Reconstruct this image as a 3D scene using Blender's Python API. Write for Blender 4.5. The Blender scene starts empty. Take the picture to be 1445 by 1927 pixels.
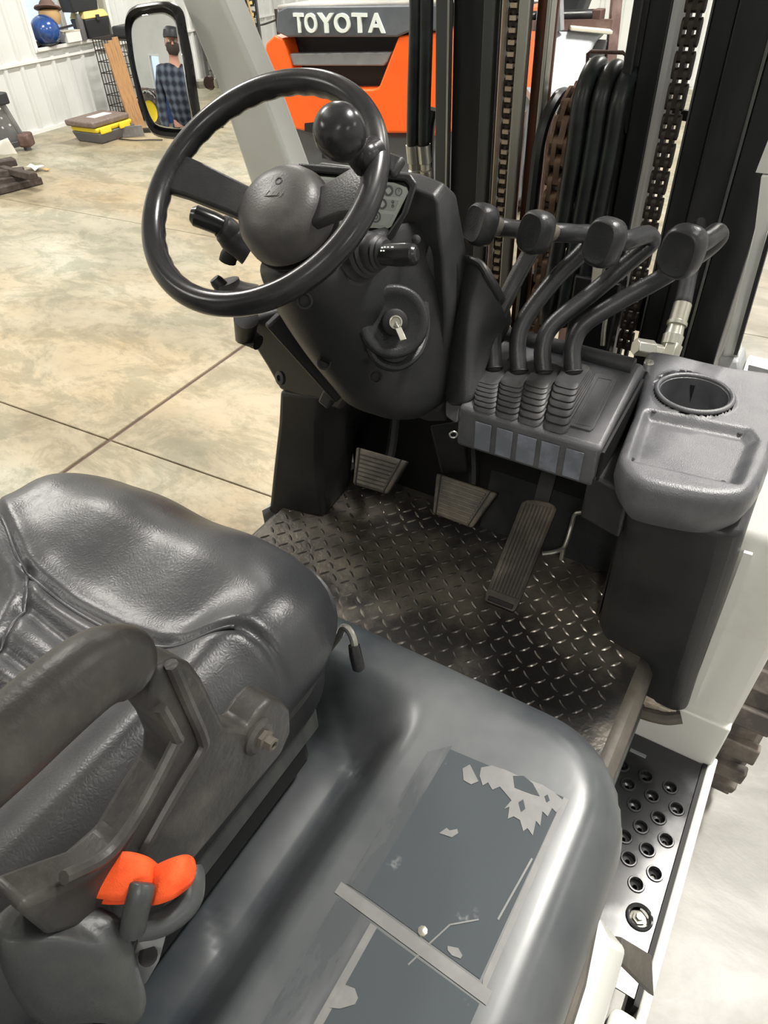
import bpy, bmesh, math, random
import numpy as np
from mathutils import Vector, Matrix
random.seed(4); np.random.seed(4)
SC = bpy.context.scene
COL = SC.collection
rad = math.radians

# ------------------------------------------------------------------ camera
IW, IH, FPX = 1445.0, 1927.0, 1300.0
EYE = Vector((0, 0, 1.68))
def cam_axes(yaw, pitch, roll):
    fwd = Vector((-math.sin(yaw)*math.cos(pitch), math.cos(yaw)*math.cos(pitch), -math.sin(pitch)))
    right = Vector((math.cos(yaw), math.sin(yaw), 0))
    down = fwd.cross(right)
    r2 = right*math.cos(roll) + down*math.sin(roll)
    d2 = -right*math.sin(roll) + down*math.cos(roll)
    return r2, d2, fwd
CR, CD, CF = cam_axes(rad(33.1), rad(40.9), rad(2.3))
cd = bpy.data.cameras.new('camera'); cam = bpy.data.objects.new('camera', cd); COL.objects.link(cam)
cd.sensor_fit = 'VERTICAL'; cd.sensor_height = 36.0; cd.lens = 36.0*FPX/IH
cd.clip_start = 0.02; cd.clip_end = 100
m = Matrix.Identity(4)
for i, v in enumerate((CR, -CD, -CF)):
    for j in range(3): m[j][i] = v[j]
m.translation = EYE
cam.matrix_world = m
SC.camera = cam

# ------------------------------------------------------------------ light
SC.view_settings.view_transform = 'Standard'; SC.view_settings.look = 'None'
SC.view_settings.gamma = 1.0; SC.view_settings.use_curve_mapping = False
SC.view_settings.exposure = 0.02
wd = bpy.data.worlds.new('daylight'); SC.world = wd; wd.use_nodes = True
wd.node_tree.nodes['Background'].inputs[0].default_value = (0.80, 0.90, 1.0, 1)
wd.node_tree.nodes['Background'].inputs[1].default_value = 1.3
BA = rad(3)                                   # the hall stands 3 degrees off the truck
BU = Vector((math.cos(BA), math.sin(BA), 0)); BV = Vector((-math.sin(BA), math.cos(BA), 0))
def B(u, v, z): return BU*u + BV*v + Vector((0, 0, z))
LAMPS = [(-4.6, -1.8), (-4.6, 2.6), (-4.6, 7.0), (0.9, -3.2), (0.9, 2.2), (0.9, 7.0), (5.6, -1.8), (5.6, 3.2), (5.6, 7.6)]
CEIL = 4.9
LE = {4: 300, 1: 225, 2: 200, 5: 230, 7: 80, 3: 90}
for i, (u, v) in enumerate(LAMPS):
    ld = bpy.data.lights.new('lamp_light', 'AREA'); ld.shape = 'RECTANGLE'; ld.size = 0.42; ld.size_y = 1.25
    ld.energy = LE.get(i, 60); ld.color = (1.0, 0.965, 0.90)
    lo = bpy.data.objects.new('lamp_light', ld); COL.objects.link(lo)
    lo.location = B(u, v, CEIL-0.40); lo.rotation_euler = (0, 0, BA)

# ------------------------------------------------------------------ picture rays met with real planes
def ray(px, py): return CR*(px-IW/2) + CD*(py-IH/2) + CF*FPX
def Z(px, py, z): v = ray(px, py); return EYE + v*((z-EYE.z)/v.z)
def Y(px, py, y): v = ray(px, py); return EYE + v*(y/v.y)
def X(px, py, x): v = ray(px, py); return EYE + v*(x/v.x)
def D(px, py, d): return EYE + ray(px, py)*(d/FPX)
def PL(px, py, p, n): v = ray(px, py); return EYE + v*((Vector(p)-EYE).dot(n)/v.dot(n))
def WL(px, py, u=-7.27): v = ray(px, py); return EYE + v*(u/v.dot(BU))
def buv(p): return Vector((p.dot(BU), p.dot(BV), p.z))

# ------------------------------------------------------------------ materials
def mat(name, col, rough=0.5, metal=0.0, col2=None, scale=6.0, lo=0.45, hi=0.7, detail=5.0, bump=0.0, bscale=60.0,
        rvar=0.0, coat=0.0, spec=0.42, stretch=None, emit=None, wrinkle=0.0, trans=0.0):
    m = bpy.data.materials.new(name); m.use_nodes = True
    nt = m.node_tree; N = nt.nodes; L = nt.links; p = N['Principled BSDF']
    p.inputs['Base Color'].default_value = (*col, 1); p.inputs['Roughness'].default_value = rough
    p.inputs['Metallic'].default_value = metal; p.inputs['Specular IOR Level'].default_value = spec
    p.inputs['Coat Weight'].default_value = coat; p.inputs['Coat Roughness'].default_value = 0.12
    p.inputs['Transmission Weight'].default_value = trans
    if emit: p.inputs['Emission Color'].default_value = (*emit[:3], 1); p.inputs['Emission Strength'].default_value = emit[3]
    tc = N.new('ShaderNodeTexCoord'); mp = N.new('ShaderNodeMapping'); L.new(tc.outputs['Object'], mp.inputs[0])
    if stretch: mp.inputs['Scale'].default_value = stretch
    if col2 is not None:
        n = N.new('ShaderNodeTexNoise'); n.inputs['Scale'].default_value = scale; n.inputs['Detail'].default_value = detail
        n.inputs['Roughness'].default_value = 0.62; L.new(mp.outputs[0], n.inputs['Vector'])
        r = N.new('ShaderNodeMapRange'); r.inputs['From Min'].default_value = lo; r.inputs['From Max'].default_value = hi
        L.new(n.outputs[0], r.inputs[0])
        mx = N.new('ShaderNodeMix'); mx.data_type = 'RGBA'; L.new(r.outputs[0], mx.inputs[0])
        mx.inputs[6].default_value = (*col, 1); mx.inputs[7].default_value = (*col2, 1)
        L.new(mx.outputs[2], p.inputs['Base Color'])
        if rvar:
            r2 = N.new('ShaderNodeMapRange'); r2.inputs['To Min'].default_value = rough; r2.inputs['To Max'].default_value = rough+rvar
            L.new(r.outputs[0], r2.inputs[0]); L.new(r2.outputs[0], p.inputs['Roughness'])
    if bump or wrinkle:
        prev = None
        if bump:
            n2 = N.new('ShaderNodeTexNoise'); n2.inputs['Scale'].default_value = bscale; n2.inputs['Detail'].default_value = 4
            L.new(mp.outputs[0], n2.inputs['Vector'])
            b = N.new('ShaderNodeBump'); b.inputs['Strength'].default_value = bump; b.inputs['Distance'].default_value = 0.002
            L.new(n2.outputs[0], b.inputs['Height']); prev = b
        if wrinkle:
            w = N.new('ShaderNodeTexVoronoi'); w.feature = 'DISTANCE_TO_EDGE'; w.inputs['Scale'].default_value = 210
            nn = N.new('ShaderNodeTexNoise'); nn.inputs['Scale'].default_value = 30; nn.inputs['Detail'].default_value = 5
            ad = N.new('ShaderNodeVectorMath'); ad.operation = 'MULTIPLY_ADD'; ad.inputs[1].default_value = (0.03, 0.03, 0.03)
            L.new(tc.outputs['Object'], nn.inputs['Vector']); L.new(nn.outputs[1], ad.inputs[0]); L.new(tc.outputs['Object'], ad.inputs[2])
            L.new(ad.outputs[0], w.inputs['Vector'])
            b2 = N.new('ShaderNodeBump'); b2.inputs['Strength'].default_value = wrinkle; b2.inputs['Distance'].default_value = 0.0012
            L.new(w.outputs['Distance'], b2.inputs['Height'])
            if prev: L.new(prev.outputs[0], b2.inputs['Normal'])
            prev = b2
        L.new(prev.outputs[0], p.inputs['Normal'])
    return m
M = {}
M['plastic'] = mat('black_plastic', (0.017, 0.018, 0.020), 0.38, col2=(0.036, 0.035, 0.033), scale=5, bump=0.25, bscale=500, rvar=0.12)
M['plastic_grey'] = mat('worn_black_plastic', (0.028, 0.029, 0.031), 0.34, col2=(0.05, 0.05, 0.05), scale=7, bump=0.2, bscale=450, rvar=0.15)
M['console'] = mat('console_plastic', (0.070, 0.072, 0.080), 0.34, col2=(0.14, 0.14, 0.148), spec=0.7, scale=6, bump=0.3, bscale=600, rvar=0.15)
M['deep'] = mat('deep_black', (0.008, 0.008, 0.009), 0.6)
M['rim'] = mat('glossy_black_rim', (0.018, 0.018, 0.020), 0.23, col2=(0.03, 0.03, 0.03), scale=9, rvar=0.12)
M['hub'] = mat('matt_hub', (0.055, 0.053, 0.054), 0.42, col2=(0.10, 0.092, 0.085), scale=12, bump=0.15, bscale=400)
M['hood'] = mat('dark_grey_hood', (0.036, 0.043, 0.050), 0.29, col2=(0.125, 0.130, 0.132), spec=0.7, scale=2.4, lo=0.4, hi=0.75, rvar=0.16, bump=0.05, bscale=60)
M['vinyl'] = mat('black_vinyl', (0.034, 0.036, 0.041), 0.37, col2=(0.068, 0.068, 0.070), scale=4, rvar=0.06, spec=0.75, bump=0.25, bscale=45, wrinkle=0.22)
M['rubbery'] = mat('grubby_grey_rubber', (0.085, 0.078, 0.068), 0.62, col2=(0.15, 0.13, 0.105), scale=10, bump=0.3, bscale=200)
M['arm'] = mat('worn_armrest_plastic', (0.045, 0.043, 0.041), 0.42, col2=(0.12, 0.112, 0.10), scale=13, lo=0.5, hi=0.8, bump=0.25, bscale=160)
M['housing'] = mat('grey_belt_housing', (0.052, 0.056, 0.057), 0.38, col2=(0.085, 0.085, 0.08), scale=9, bump=0.15, bscale=260)
M['tread'] = mat('worn_tread_metal', (0.040, 0.038, 0.036), 0.33, 0.35, col2=(0.19, 0.168, 0.135), scale=4.0, lo=0.44, hi=0.64, bump=0.4, bscale=120, rvar=0.1)
M['lug'] = mat('polished_lug', (0.10, 0.095, 0.09), 0.22, 0.6, col2=(0.42, 0.38, 0.32), scale=5, lo=0.48, hi=0.66)
M['steppaint'] = mat('gloss_black_step', (0.022, 0.023, 0.025), 0.14, col2=(0.05, 0.05, 0.055), scale=8, rvar=0.15, coat=0.3)
M['white'] = mat('truck_white_paint', (0.71, 0.71, 0.67), 0.33, col2=(0.60, 0.59, 0.53), scale=7, lo=0.55, hi=0.8)
M['pillar'] = mat('pillar_light_grey_paint', (0.72, 0.73, 0.70), 0.38, col2=(0.66, 0.67, 0.63), scale=6)
M['orange'] = mat('orange_paint', (1.0, 0.135, 0.012), 0.35, col2=(0.9, 0.12, 0.012), scale=5)
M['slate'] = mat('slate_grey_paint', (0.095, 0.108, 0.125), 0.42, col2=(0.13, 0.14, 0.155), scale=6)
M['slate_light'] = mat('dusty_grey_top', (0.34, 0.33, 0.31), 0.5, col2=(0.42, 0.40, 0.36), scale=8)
M['slat'] = mat('silver_grey_slat', (0.22, 0.23, 0.24), 0.4, col2=(0.3, 0.3, 0.3), scale=8)
M['letter'] = mat('pale_letter', (0.78, 0.84, 0.80), 0.45)
M['mast'] = mat('mast_black_paint', (0.008, 0.009, 0.010), 0.32, col2=(0.018, 0.018, 0.018), scale=5, stretch=(3, 3, 0.4), rvar=0.2)
M['mast_grey'] = mat('mast_dark_grey', (0.06, 0.065, 0.065), 0.35, col2=(0.10, 0.10, 0.09), scale=6, stretch=(5, 5, 0.4))
M['steel'] = mat('greased_steel', (0.42, 0.42, 0.39), 0.3, 0.8, col2=(0.30, 0.28, 0.24), scale=6, stretch=(8, 8, 0.5))
M['rod'] = mat('rusty_brown_rod', (0.13, 0.05, 0.03), 0.35, 0.3, col2=(0.06, 0.03, 0.02), scale=6, stretch=(6, 6, 0.6))
M['chain'] = mat('rusty_chain', (0.16, 0.10, 0.065), 0.5, 0.35, col2=(0.07, 0.045, 0.03), scale=40)
M['chain_dark'] = mat('oily_dark_chain', (0.05, 0.038, 0.03), 0.45, 0.4, col2=(0.02, 0.018, 0.016), scale=40)
M['pin'] = mat('pale_chain_pin', (0.62, 0.50, 0.38), 0.4, 0.3)
M['hose'] = mat('black_hose', (0.012, 0.013, 0.015), 0.34, col2=(0.025, 0.035, 0.035), scale=20)
M['zinc'] = mat('zinc_fitting', (0.50, 0.50, 0.45), 0.3, 0.75, col2=(0.45, 0.43, 0.35), scale=30)
M['lever'] = mat('lever_black', (0.020, 0.021, 0.023), 0.36, col2=(0.036, 0.036, 0.036), scale=14, bump=0.2, bscale=400)
M['neck'] = mat('grubby_lever_neck', (0.10, 0.092, 0.080), 0.55, col2=(0.16, 0.14, 0.115), scale=30)
M['boot'] = mat('rubber_boot', (0.024, 0.024, 0.026), 0.48, col2=(0.06, 0.06, 0.058), scale=20)
M['pedal'] = mat('dusty_rubber_pedal', (0.050, 0.046, 0.040), 0.6, col2=(0.17, 0.145, 0.11), scale=9, bump=0.4, bscale=150)
M['panel_white'] = mat('display_panel', (0.66, 0.70, 0.66), 0.4)
M['panel_grey'] = mat('display_field', (0.50, 0.54, 0.52), 0.45)
M['symbol'] = mat('grey_symbol', (0.16, 0.16, 0.17), 0.5)
M['decal'] = mat('smooth_dark_decal', (0.060, 0.069, 0.077), 0.16, col2=(0.15, 0.155, 0.16), scale=9, lo=0.60, hi=0.64, rvar=0.25)
M['decal_worn'] = mat('peeled_decal', (0.066, 0.072, 0.078), 0.26, col2=(0.135, 0.138, 0.138), scale=12, lo=0.42, hi=0.72, stretch=(1.5, 0.35, 1), rvar=0.2)
M['glue'] = mat('pale_glue_strip', (0.145, 0.146, 0.144), 0.42, col2=(0.19, 0.188, 0.18), scale=30)
M['tagblue'] = mat('bluish_worn_label', (0.15, 0.16, 0.185), 0.3, col2=(0.24, 0.26, 0.31), scale=18, lo=0.42, hi=0.62)
M['webbing'] = mat('orange_webbing', (0.95, 0.11, 0.02), 0.7, col2=(0.80, 0.07, 0.012), scale=60, bump=0.25, bscale=900)
M['mirror'] = mat('mirror_glass', (0.86, 0.88, 0.88), 0.015, 1.0)
M['gasket'] = mat('foam_tear', (0.62, 0.55, 0.45), 0.8, col2=(0.25, 0.2, 0.16), scale=30)
M['tyre'] = mat('dusty_tyre', (0.07, 0.06, 0.055), 0.75, col2=(0.20, 0.17, 0.14), scale=12)
M['wall'] = mat('white_steel_panel', (0.70, 0.715, 0.70), 0.42, col2=(0.62, 0.635, 0.62), scale=1.5)
M['trim'] = mat('white_trim', (0.80, 0.80, 0.78), 0.45)
M['ceiling'] = mat('ceiling_white', (0.50, 0.50, 0.49), 0.6)
M['wood'] = mat('brown_board', (0.42, 0.24, 0.11), 0.6, col2=(0.28, 0.15, 0.07), scale=8, stretch=(8, 8, 0.6))
M['darkwood'] = mat('dark_old_wood', (0.055, 0.042, 0.036), 0.8, col2=(0.11, 0.09, 0.08), scale=20)
M['wire'] = mat('dark_wire', (0.05, 0.045, 0.04), 0.5, 0.5)
M['yellow'] = mat('yellow_plastic', (0.85, 0.66, 0.04), 0.45)
M['pale_yellow'] = mat('faded_yellow_lid', (0.80, 0.66, 0.24), 0.5)
M['boxblack'] = mat('black_box_plastic', (0.03, 0.032, 0.035), 0.45)
M['greybox'] = mat('grey_box_plastic', (0.12, 0.12, 0.125), 0.5)
M['browntop'] = mat('dusty_brown_lid', (0.17, 0.13, 0.115), 0.6, col2=(0.25, 0.2, 0.17), scale=30)
M['blue'] = mat('blue_shell', (0.02, 0.075, 0.28), 0.2, col2=(0.03, 0.04, 0.09), scale=9, coat=0.5)
M['tan'] = mat('tan_leather', (0.55, 0.36, 0.17), 0.6)
M['hat'] = mat('brown_felt', (0.16, 0.10, 0.085), 0.8)
M['red'] = mat('dark_red_paint', (0.38, 0.02, 0.03), 0.4)
M['maroon'] = mat('maroon_cloth', (0.06, 0.012, 0.022), 0.85)
M['cover'] = mat('pale_grey_cover', (0.42, 0.44, 0.47), 0.45, col2=(0.53, 0.54, 0.56), scale=3)
M['rust'] = mat('rusty_steel', (0.12, 0.07, 0.06), 0.6, 0.2, col2=(0.20, 0.14, 0.12), scale=14)
M['perf'] = mat('dull_grey_metal', (0.20, 0.20, 0.21), 0.45, 0.4, col2=(0.28, 0.28, 0.28), scale=10)
M['paper'] = mat('crumpled_paper', (0.72, 0.70, 0.64), 0.8)
M['cream'] = mat('cream_plastic', (0.70, 0.66, 0.54), 0.5)
M['green'] = mat('green_plastic', (0.01, 0.13, 0.05), 0.35)
M['skin'] = mat('skin', (0.52, 0.27, 0.20), 0.55)
M['hair'] = mat('dark_hair', (0.05, 0.035, 0.03), 0.8)
M['denim'] = mat('dark_denim', (0.03, 0.04, 0.075), 0.8)
M['lampglow'] = mat('lamp_diffuser', (1, 1, 1), 0.5, emit=(1, 0.97, 0.92, 9.0))
M['lamphouse'] = mat('lamp_housing', (0.6, 0.6, 0.6), 0.5)
def plaid():
    m = mat('plaid_shirt', (0.045, 0.06, 0.09), 0.85); nt = m.node_tree; N = nt.nodes; L = nt.links
    tc = N.new('ShaderNodeTexCoord'); prev = None
    for ax in ('X', 'Z'):
        w = N.new('ShaderNodeTexWave'); w.bands_direction = ax; w.inputs['Scale'].default_value = 4.2; L.new(tc.outputs['Object'], w.inputs[0])
        if prev is None: prev = w.outputs[1]
        else:
            a = N.new('ShaderNodeMath'); a.operation = 'ADD'; L.new(prev, a.inputs[0]); L.new(w.outputs[1], a.inputs[1]); prev = a.outputs[0]
    hm = N.new('ShaderNodeMath'); hm.operation = 'MULTIPLY'; hm.inputs[1].default_value = 0.5; L.new(prev, hm.inputs[0])
    r = N.new('ShaderNodeValToRGB'); L.new(hm.outputs[0], r.inputs[0])
    e = r.color_ramp.elements; e[0].position = 0.25; e[0].color = (0.010, 0.014, 0.026, 1); e[1].position = 1.9/2; e[1].color = (0.10, 0.12, 0.155, 1)
    L.new(r.outputs[0], N['Principled BSDF'].inputs['Base Color']); return m
M['plaid'] = plaid()
def glassmat():
    m = mat('window_glass', (0.9, 0.95, 1.0), 0.05, trans=1.0); return m
M['glass'] = glassmat()
def concrete():
    m = bpy.data.materials.new('concrete'); m.use_nodes = True; nt = m.node_tree; N = nt.nodes; L = nt.links; p = N['Principled BSDF']
    tc = N.new('ShaderNodeTexCoord'); mp = N.new('ShaderNodeMapping'); L.new(tc.outputs['Object'], mp.inputs[0])
    mp.inputs['Rotation'].default_value = (0, 0, 0.5); mp.inputs['Scale'].default_value = (0.75, 1.3, 1)
    def noise(s, d, dist=0.0, rough=0.6):
        n = N.new('ShaderNodeTexNoise'); n.inputs['Scale'].default_value = s; n.inputs['Detail'].default_value = d
        n.inputs['Roughness'].default_value = rough; n.inputs['Distortion'].default_value = dist
        L.new(mp.outputs[0], n.inputs['Vector']); return n.outputs[0]
    def ramp(src, stops):
        r = N.new('ShaderNodeValToRGB'); L.new(src, r.inputs[0]); e = r.color_ramp.elements
        while len(e) < len(stops): e.new(0.5)
        for k, (ps, c) in enumerate(stops): e[k].position = ps; e[k].color = (*c, 1)
        return r.outputs[0]
    def mix(f, a, b, mode='MIX'):
        x = N.new('ShaderNodeMix'); x.data_type = 'RGBA'; x.blend_type = mode
        if isinstance(f, float): x.inputs[0].default_value = f
        else: L.new(f, x.inputs[0])
        L.new(a, x.inputs[6]); L.new(b, x.inputs[7]); return x.outputs[2]
    a = ramp(noise(1.1, 9, 0.25), [(0.34, (0.27, 0.25, 0.185)), (0.50, (0.38, 0.35, 0.262)), (0.66, (0.47, 0.455, 0.37))])
    b = ramp(noise(0.55, 5, 0.3), [(0.45, (1, 1, 1)), (0.66, (0.98, 0.80, 0.62))])
    c = mix(1.0, a, b, 'MULTIPLY')
    d = ramp(noise(3.4, 12, 0.5, 0.78), [(0.44, (0.66, 0.69, 0.66)), (0.53, (1, 1, 1))])
    c = mix(0.85, c, d, 'MULTIPLY')
    e2 = ramp(noise(14, 8, 0.2, 0.8), [(0.36, (0.82, 0.82, 0.80)), (0.5, (1, 1, 1))]); c = mix(0.8, c, e2, 'MULTIPLY')
    # cooler, greyer concrete towards the open side, darkened in colour to offset bright light
    sx = N.new('ShaderNodeSeparateXYZ'); L.new(tc.outputs['Object'], sx.inputs[0])
    mr = N.new('ShaderNodeMapRange'); mr.inputs['From Min'].default_value = -0.9; mr.inputs['From Max'].default_value = 0.3; L.new(sx.outputs[0], mr.inputs[0])
    g = ramp(noise(3.2, 9, 0.9), [(0.36, (0.185, 0.18, 0.162)), (0.5, (0.255, 0.25, 0.228)), (0.66, (0.36, 0.352, 0.335))])
    c = mix(mr.outputs[0], c, g)
    L.new(c, p.inputs['Base Color'])
    p.inputs['Roughness'].default_value = 0.42
    bp = N.new('ShaderNodeBump'); bp.inputs['Strength'].default_value = 0.15; bp.inputs['Distance'].default_value = 0.004
    L.new(noise(30, 5), bp.inputs['Height']); L.new(bp.outputs[0], p.inputs['Normal'])
    return m
M['concrete'] = concrete()
M['joint'] = mat('joint_filler', (0.12, 0.075, 0.065), 0.8)

# ------------------------------------------------------------------ mesh building
def basis(axis, up=None):
    a = Vector(axis).normalized()
    if up is None: up = Vector((0, 0, 1)) if abs(a.z) < 0.9 else Vector((1, 0, 0))
    e1 = Vector(up).cross(a)
    if e1.length < 1e-6: e1 = Vector((1, 0, 0)).cross(a)
    e1.normalize(); return e1, a.cross(e1), a
class MB:
    def __init__(s): s.v = []; s.f = []
    def add(s, vs, fs):
        o = len(s.v); s.v += [Vector(v) for v in vs]; s.f += [tuple(i+o for i in f) for f in fs]; return s
    def box(s, c, size, rot=None):
        c = Vector(c); h = Vector(size)/2; vs = []
        for x in (-1, 1):
            for y in (-1, 1):
                for z in (-1, 1):
                    p = Vector((x*h.x, y*h.y, z*h.z))
                    if rot is not None: p = rot @ p
                    vs.append(c+p)
        return s.add(vs, [(0, 1, 3, 2), (4, 6, 7, 5), (0, 4, 5, 1), (2, 3, 7, 6), (0, 2, 6, 4), (1, 5, 7, 3)])
    def prism(s, pts, vec):
        n = len(pts); pts = [Vector(p) for p in pts]; vec = Vector(vec)
        return s.add(pts+[p+vec for p in pts], [tuple(range(n))[::-1], tuple(range(n, 2*n))]+[(i, (i+1) % n, n+(i+1) % n, n+i) for i in range(n)])
    def slab(s, a, b, w, t, up=(0, 0, 1)):
        a = Vector(a); b = Vector(b); e1, e2, ax = basis(b-a, up)
        q = [a+e1*x*w/2+e2*y*t/2 for x, y in ((-1, -1), (1, -1), (1, 1), (-1, 1))]
        return s.prism(q, b-a)
    def tube(s, pts, r, n=12, caps=True, closed=False, up=None):
        pts = [Vector(p) for p in pts]; k = len(pts); rs = r if isinstance(r, (list, tuple)) else [r]*k
        vs = []; prev = None
        for i, p in enumerate(pts):
            if closed: t = pts[(i+1) % k]-pts[i-1]
            else: t = pts[min(i+1, k-1)]-pts[max(i-1, 0)]
            if t.length < 1e-9: t = Vector((0, 0, 1))
            t.normalize()
            if prev is None: e1, e2, _ = basis(t, up)
            else:
                e1 = prev-t*prev.dot(t)
                if e1.length < 1e-6: e1, _, _ = basis(t)
                e1.normalize(); e2 = t.cross(e1)
            prev = e1
            for j in range(n):
                a = 2*math.pi*j/n; vs.append(p+(e1*math.cos(a)+e2*math.sin(a))*rs[i])
        fs = []
        for i in range(k if closed else k-1):
            for j in range(n):
                a = i*n+j; b = i*n+(j+1) % n; c = ((i+1) % k)*n+(j+1) % n; d = ((i+1) % k)*n+j
                fs.append((a, b, c, d))
        if caps and not closed: fs += [tuple(range(n))[::-1], tuple(range((k-1)*n, k*n))]
        return s.add(vs, fs)
    def lathe(s, prof, o, axis, n=32, caps=True, up=None):
        o = Vector(o); e1, e2, a = basis(axis, up); vs = []
        for r, h in prof:
            for j in range(n):
                t = 2*math.pi*j/n; vs.append(o+a*h+(e1*math.cos(t)+e2*math.sin(t))*r)
        k = len(prof); fs = [(i*n+j, i*n+(j+1) % n, (i+1)*n+(j+1) % n, (i+1)*n+j) for i in range(k-1) for j in range(n)]
        if caps: fs += [tuple(range(n))[::-1], tuple(range((k-1)*n, k*n))]
        return s.add(vs, fs)
    def ring(s, c, axis, R, r, n=40, m=10, up=None):
        e1, e2, a = basis(axis, up); c = Vector(c)
        return s.tube([c+(e1*math.cos(2*math.pi*i/n)+e2*math.sin(2*math.pi*i/n))*R for i in range(n)], r, m, closed=True)
    def loft(s, secs, caps=True):
        n = len(secs[0]); vs = [Vector(p) for q in secs for p in q]; k = len(secs)
        fs = [(i*n+j, i*n+(j+1) % n, (i+1)*n+(j+1) % n, (i+1)*n+j) for i in range(k-1) for j in range(n)]
        if caps: fs += [tuple(range(n))[::-1], tuple(range((k-1)*n, k*n))]
        return s.add(vs, fs)
    def sheet(s, rows):
        n = len(rows[0]); vs = [Vector(p) for q in rows for p in q]
        return s.add(vs, [(i*n+j, i*n+j+1, (i+1)*n+j+1, (i+1)*n+j) for i in range(len(rows)-1) for j in range(n-1)])
    def build(s, name, m, parent=None, bevel=0, sub=0, solid=0, sharp=35, segs=2, smooth=True, recalc=True):
        me = bpy.data.meshes.new(name)
        off = Vector((0, 0, 0))
        if parent is not None:
            q = parent
            while q is not None: off += Vector(q.location); q = q.parent
        me.from_pydata([v-off for v in s.v], [], s.f)
        if recalc:
            bm = bmesh.new(); bm.from_mesh(me); bmesh.ops.recalc_face_normals(bm, faces=bm.faces); bm.to_mesh(me); bm.free()
        me.materials.append(M[m] if isinstance(m, str) else m)
        if smooth:
            me.polygons.foreach_set('use_smooth', [True]*len(me.polygons))
            if sharp < 180 and not sub: me.set_sharp_from_angle(angle=rad(sharp))
        me.update()
        o = bpy.data.objects.new(name, me); COL.objects.link(o)
        if parent is not None: o.parent = parent
        if solid: q = o.modifiers.new('s', 'SOLIDIFY'); q.thickness = solid; q.offset = 0
        if bevel: q = o.modifiers.new('b', 'BEVEL'); q.width = bevel; q.segments = segs; q.limit_method = 'ANGLE'; q.angle_limit = rad(35); q.harden_normals = False
        if sub: q = o.modifiers.new('d', 'SUBSURF'); q.levels = sub; q.render_levels = sub
        return o
def tag(o, label=None, cat=None, group=None, kind=None):
    if label: o['label'] = label
    if cat: o['category'] = cat
    if group: o['group'] = group
    if kind: o['kind'] = kind
    return o
def thing(name, label, cat, loc, group=None):
    o = bpy.data.objects.new(name, None); COL.objects.link(o); o.location = loc; o.empty_display_size = 0.1
    return tag(o, label, cat, group)
def local(o):            # move a single mesh's origin to the middle of its foot
    me = o.data; co = np.empty(len(me.vertices)*3); me.vertices.foreach_get('co', co); co = co.reshape(-1, 3)
    c = Vector(((co[:, 0].min()+co[:, 0].max())/2, (co[:, 1].min()+co[:, 1].max())/2, co[:, 2].min()))
    me.transform(Matrix.Translation(-c)); o.location = o.location+c; return o
def bez(pts, n=8):       # Catmull-Rom through the points
    P = [Vector(p) for p in pts]; P = [P[0]*2-P[1]]+P+[P[-1]*2-P[-2]]; out = []
    for i in range(1, len(P)-2):
        for k in range(n):
            t = k/n; a, b, c, d = P[i-1], P[i], P[i+1], P[i+2]
            out.append(0.5*((2*b)+(c-a)*t+(2*a-5*b+4*c-d)*t*t+(3*b-a-3*c+d)*t**3))
    out.append(P[-2]); return out
def rrect(x0, x1, y0, y1, r, n=8):       # rounded rectangle; r: radius or four radii (x1y1, x0y1, x0y0, x1y0)
    if not isinstance(r, (list, tuple)): r = [r]*4
    out = []
    for (cx, cy, a0), rr in zip(((x1, y1, 0), (x0, y1, 90), (x0, y0, 180), (x1, y0, 270)), r):
        sx = -1 if cx == x1 else 1; sy = -1 if cy == y1 else 1
        for k in range(n+1):
            a = rad(a0+90*k/n); out.append((cx+sx*rr+rr*math.cos(a), cy+sy*rr+rr*math.sin(a)))
    return out
def sdf(poly, px, py):
    P = np.array(poly); d2 = np.full(px.shape, 1e9); ins = np.zeros(px.shape, bool); nx = np.zeros(px.shape); ny = np.zeros(px.shape)
    for i in range(len(P)):
        a = P[i]; b = P[(i+1) % len(P)]; e = b-a; L2 = (e**2).sum()
        if L2 < 1e-14: continue
        t = np.clip(((px-a[0])*e[0]+(py-a[1])*e[1])/L2, 0, 1); qx = a[0]+t*e[0]; qy = a[1]+t*e[1]
        q = (px-qx)**2+(py-qy)**2; s = q < d2; d2 = np.where(s, q, d2); nx = np.where(s, qx, nx); ny = np.where(s, qy, ny)
        c = ((a[1] > py) != (b[1] > py)) & (px < (b[0]-a[0])*(py-a[1])/((b[1]-a[1]) if abs(b[1]-a[1]) > 1e-12 else 1e-12)+a[0])
        ins ^= c
    d = np.sqrt(d2); return np.where(ins, -d, d), nx, ny
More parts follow.
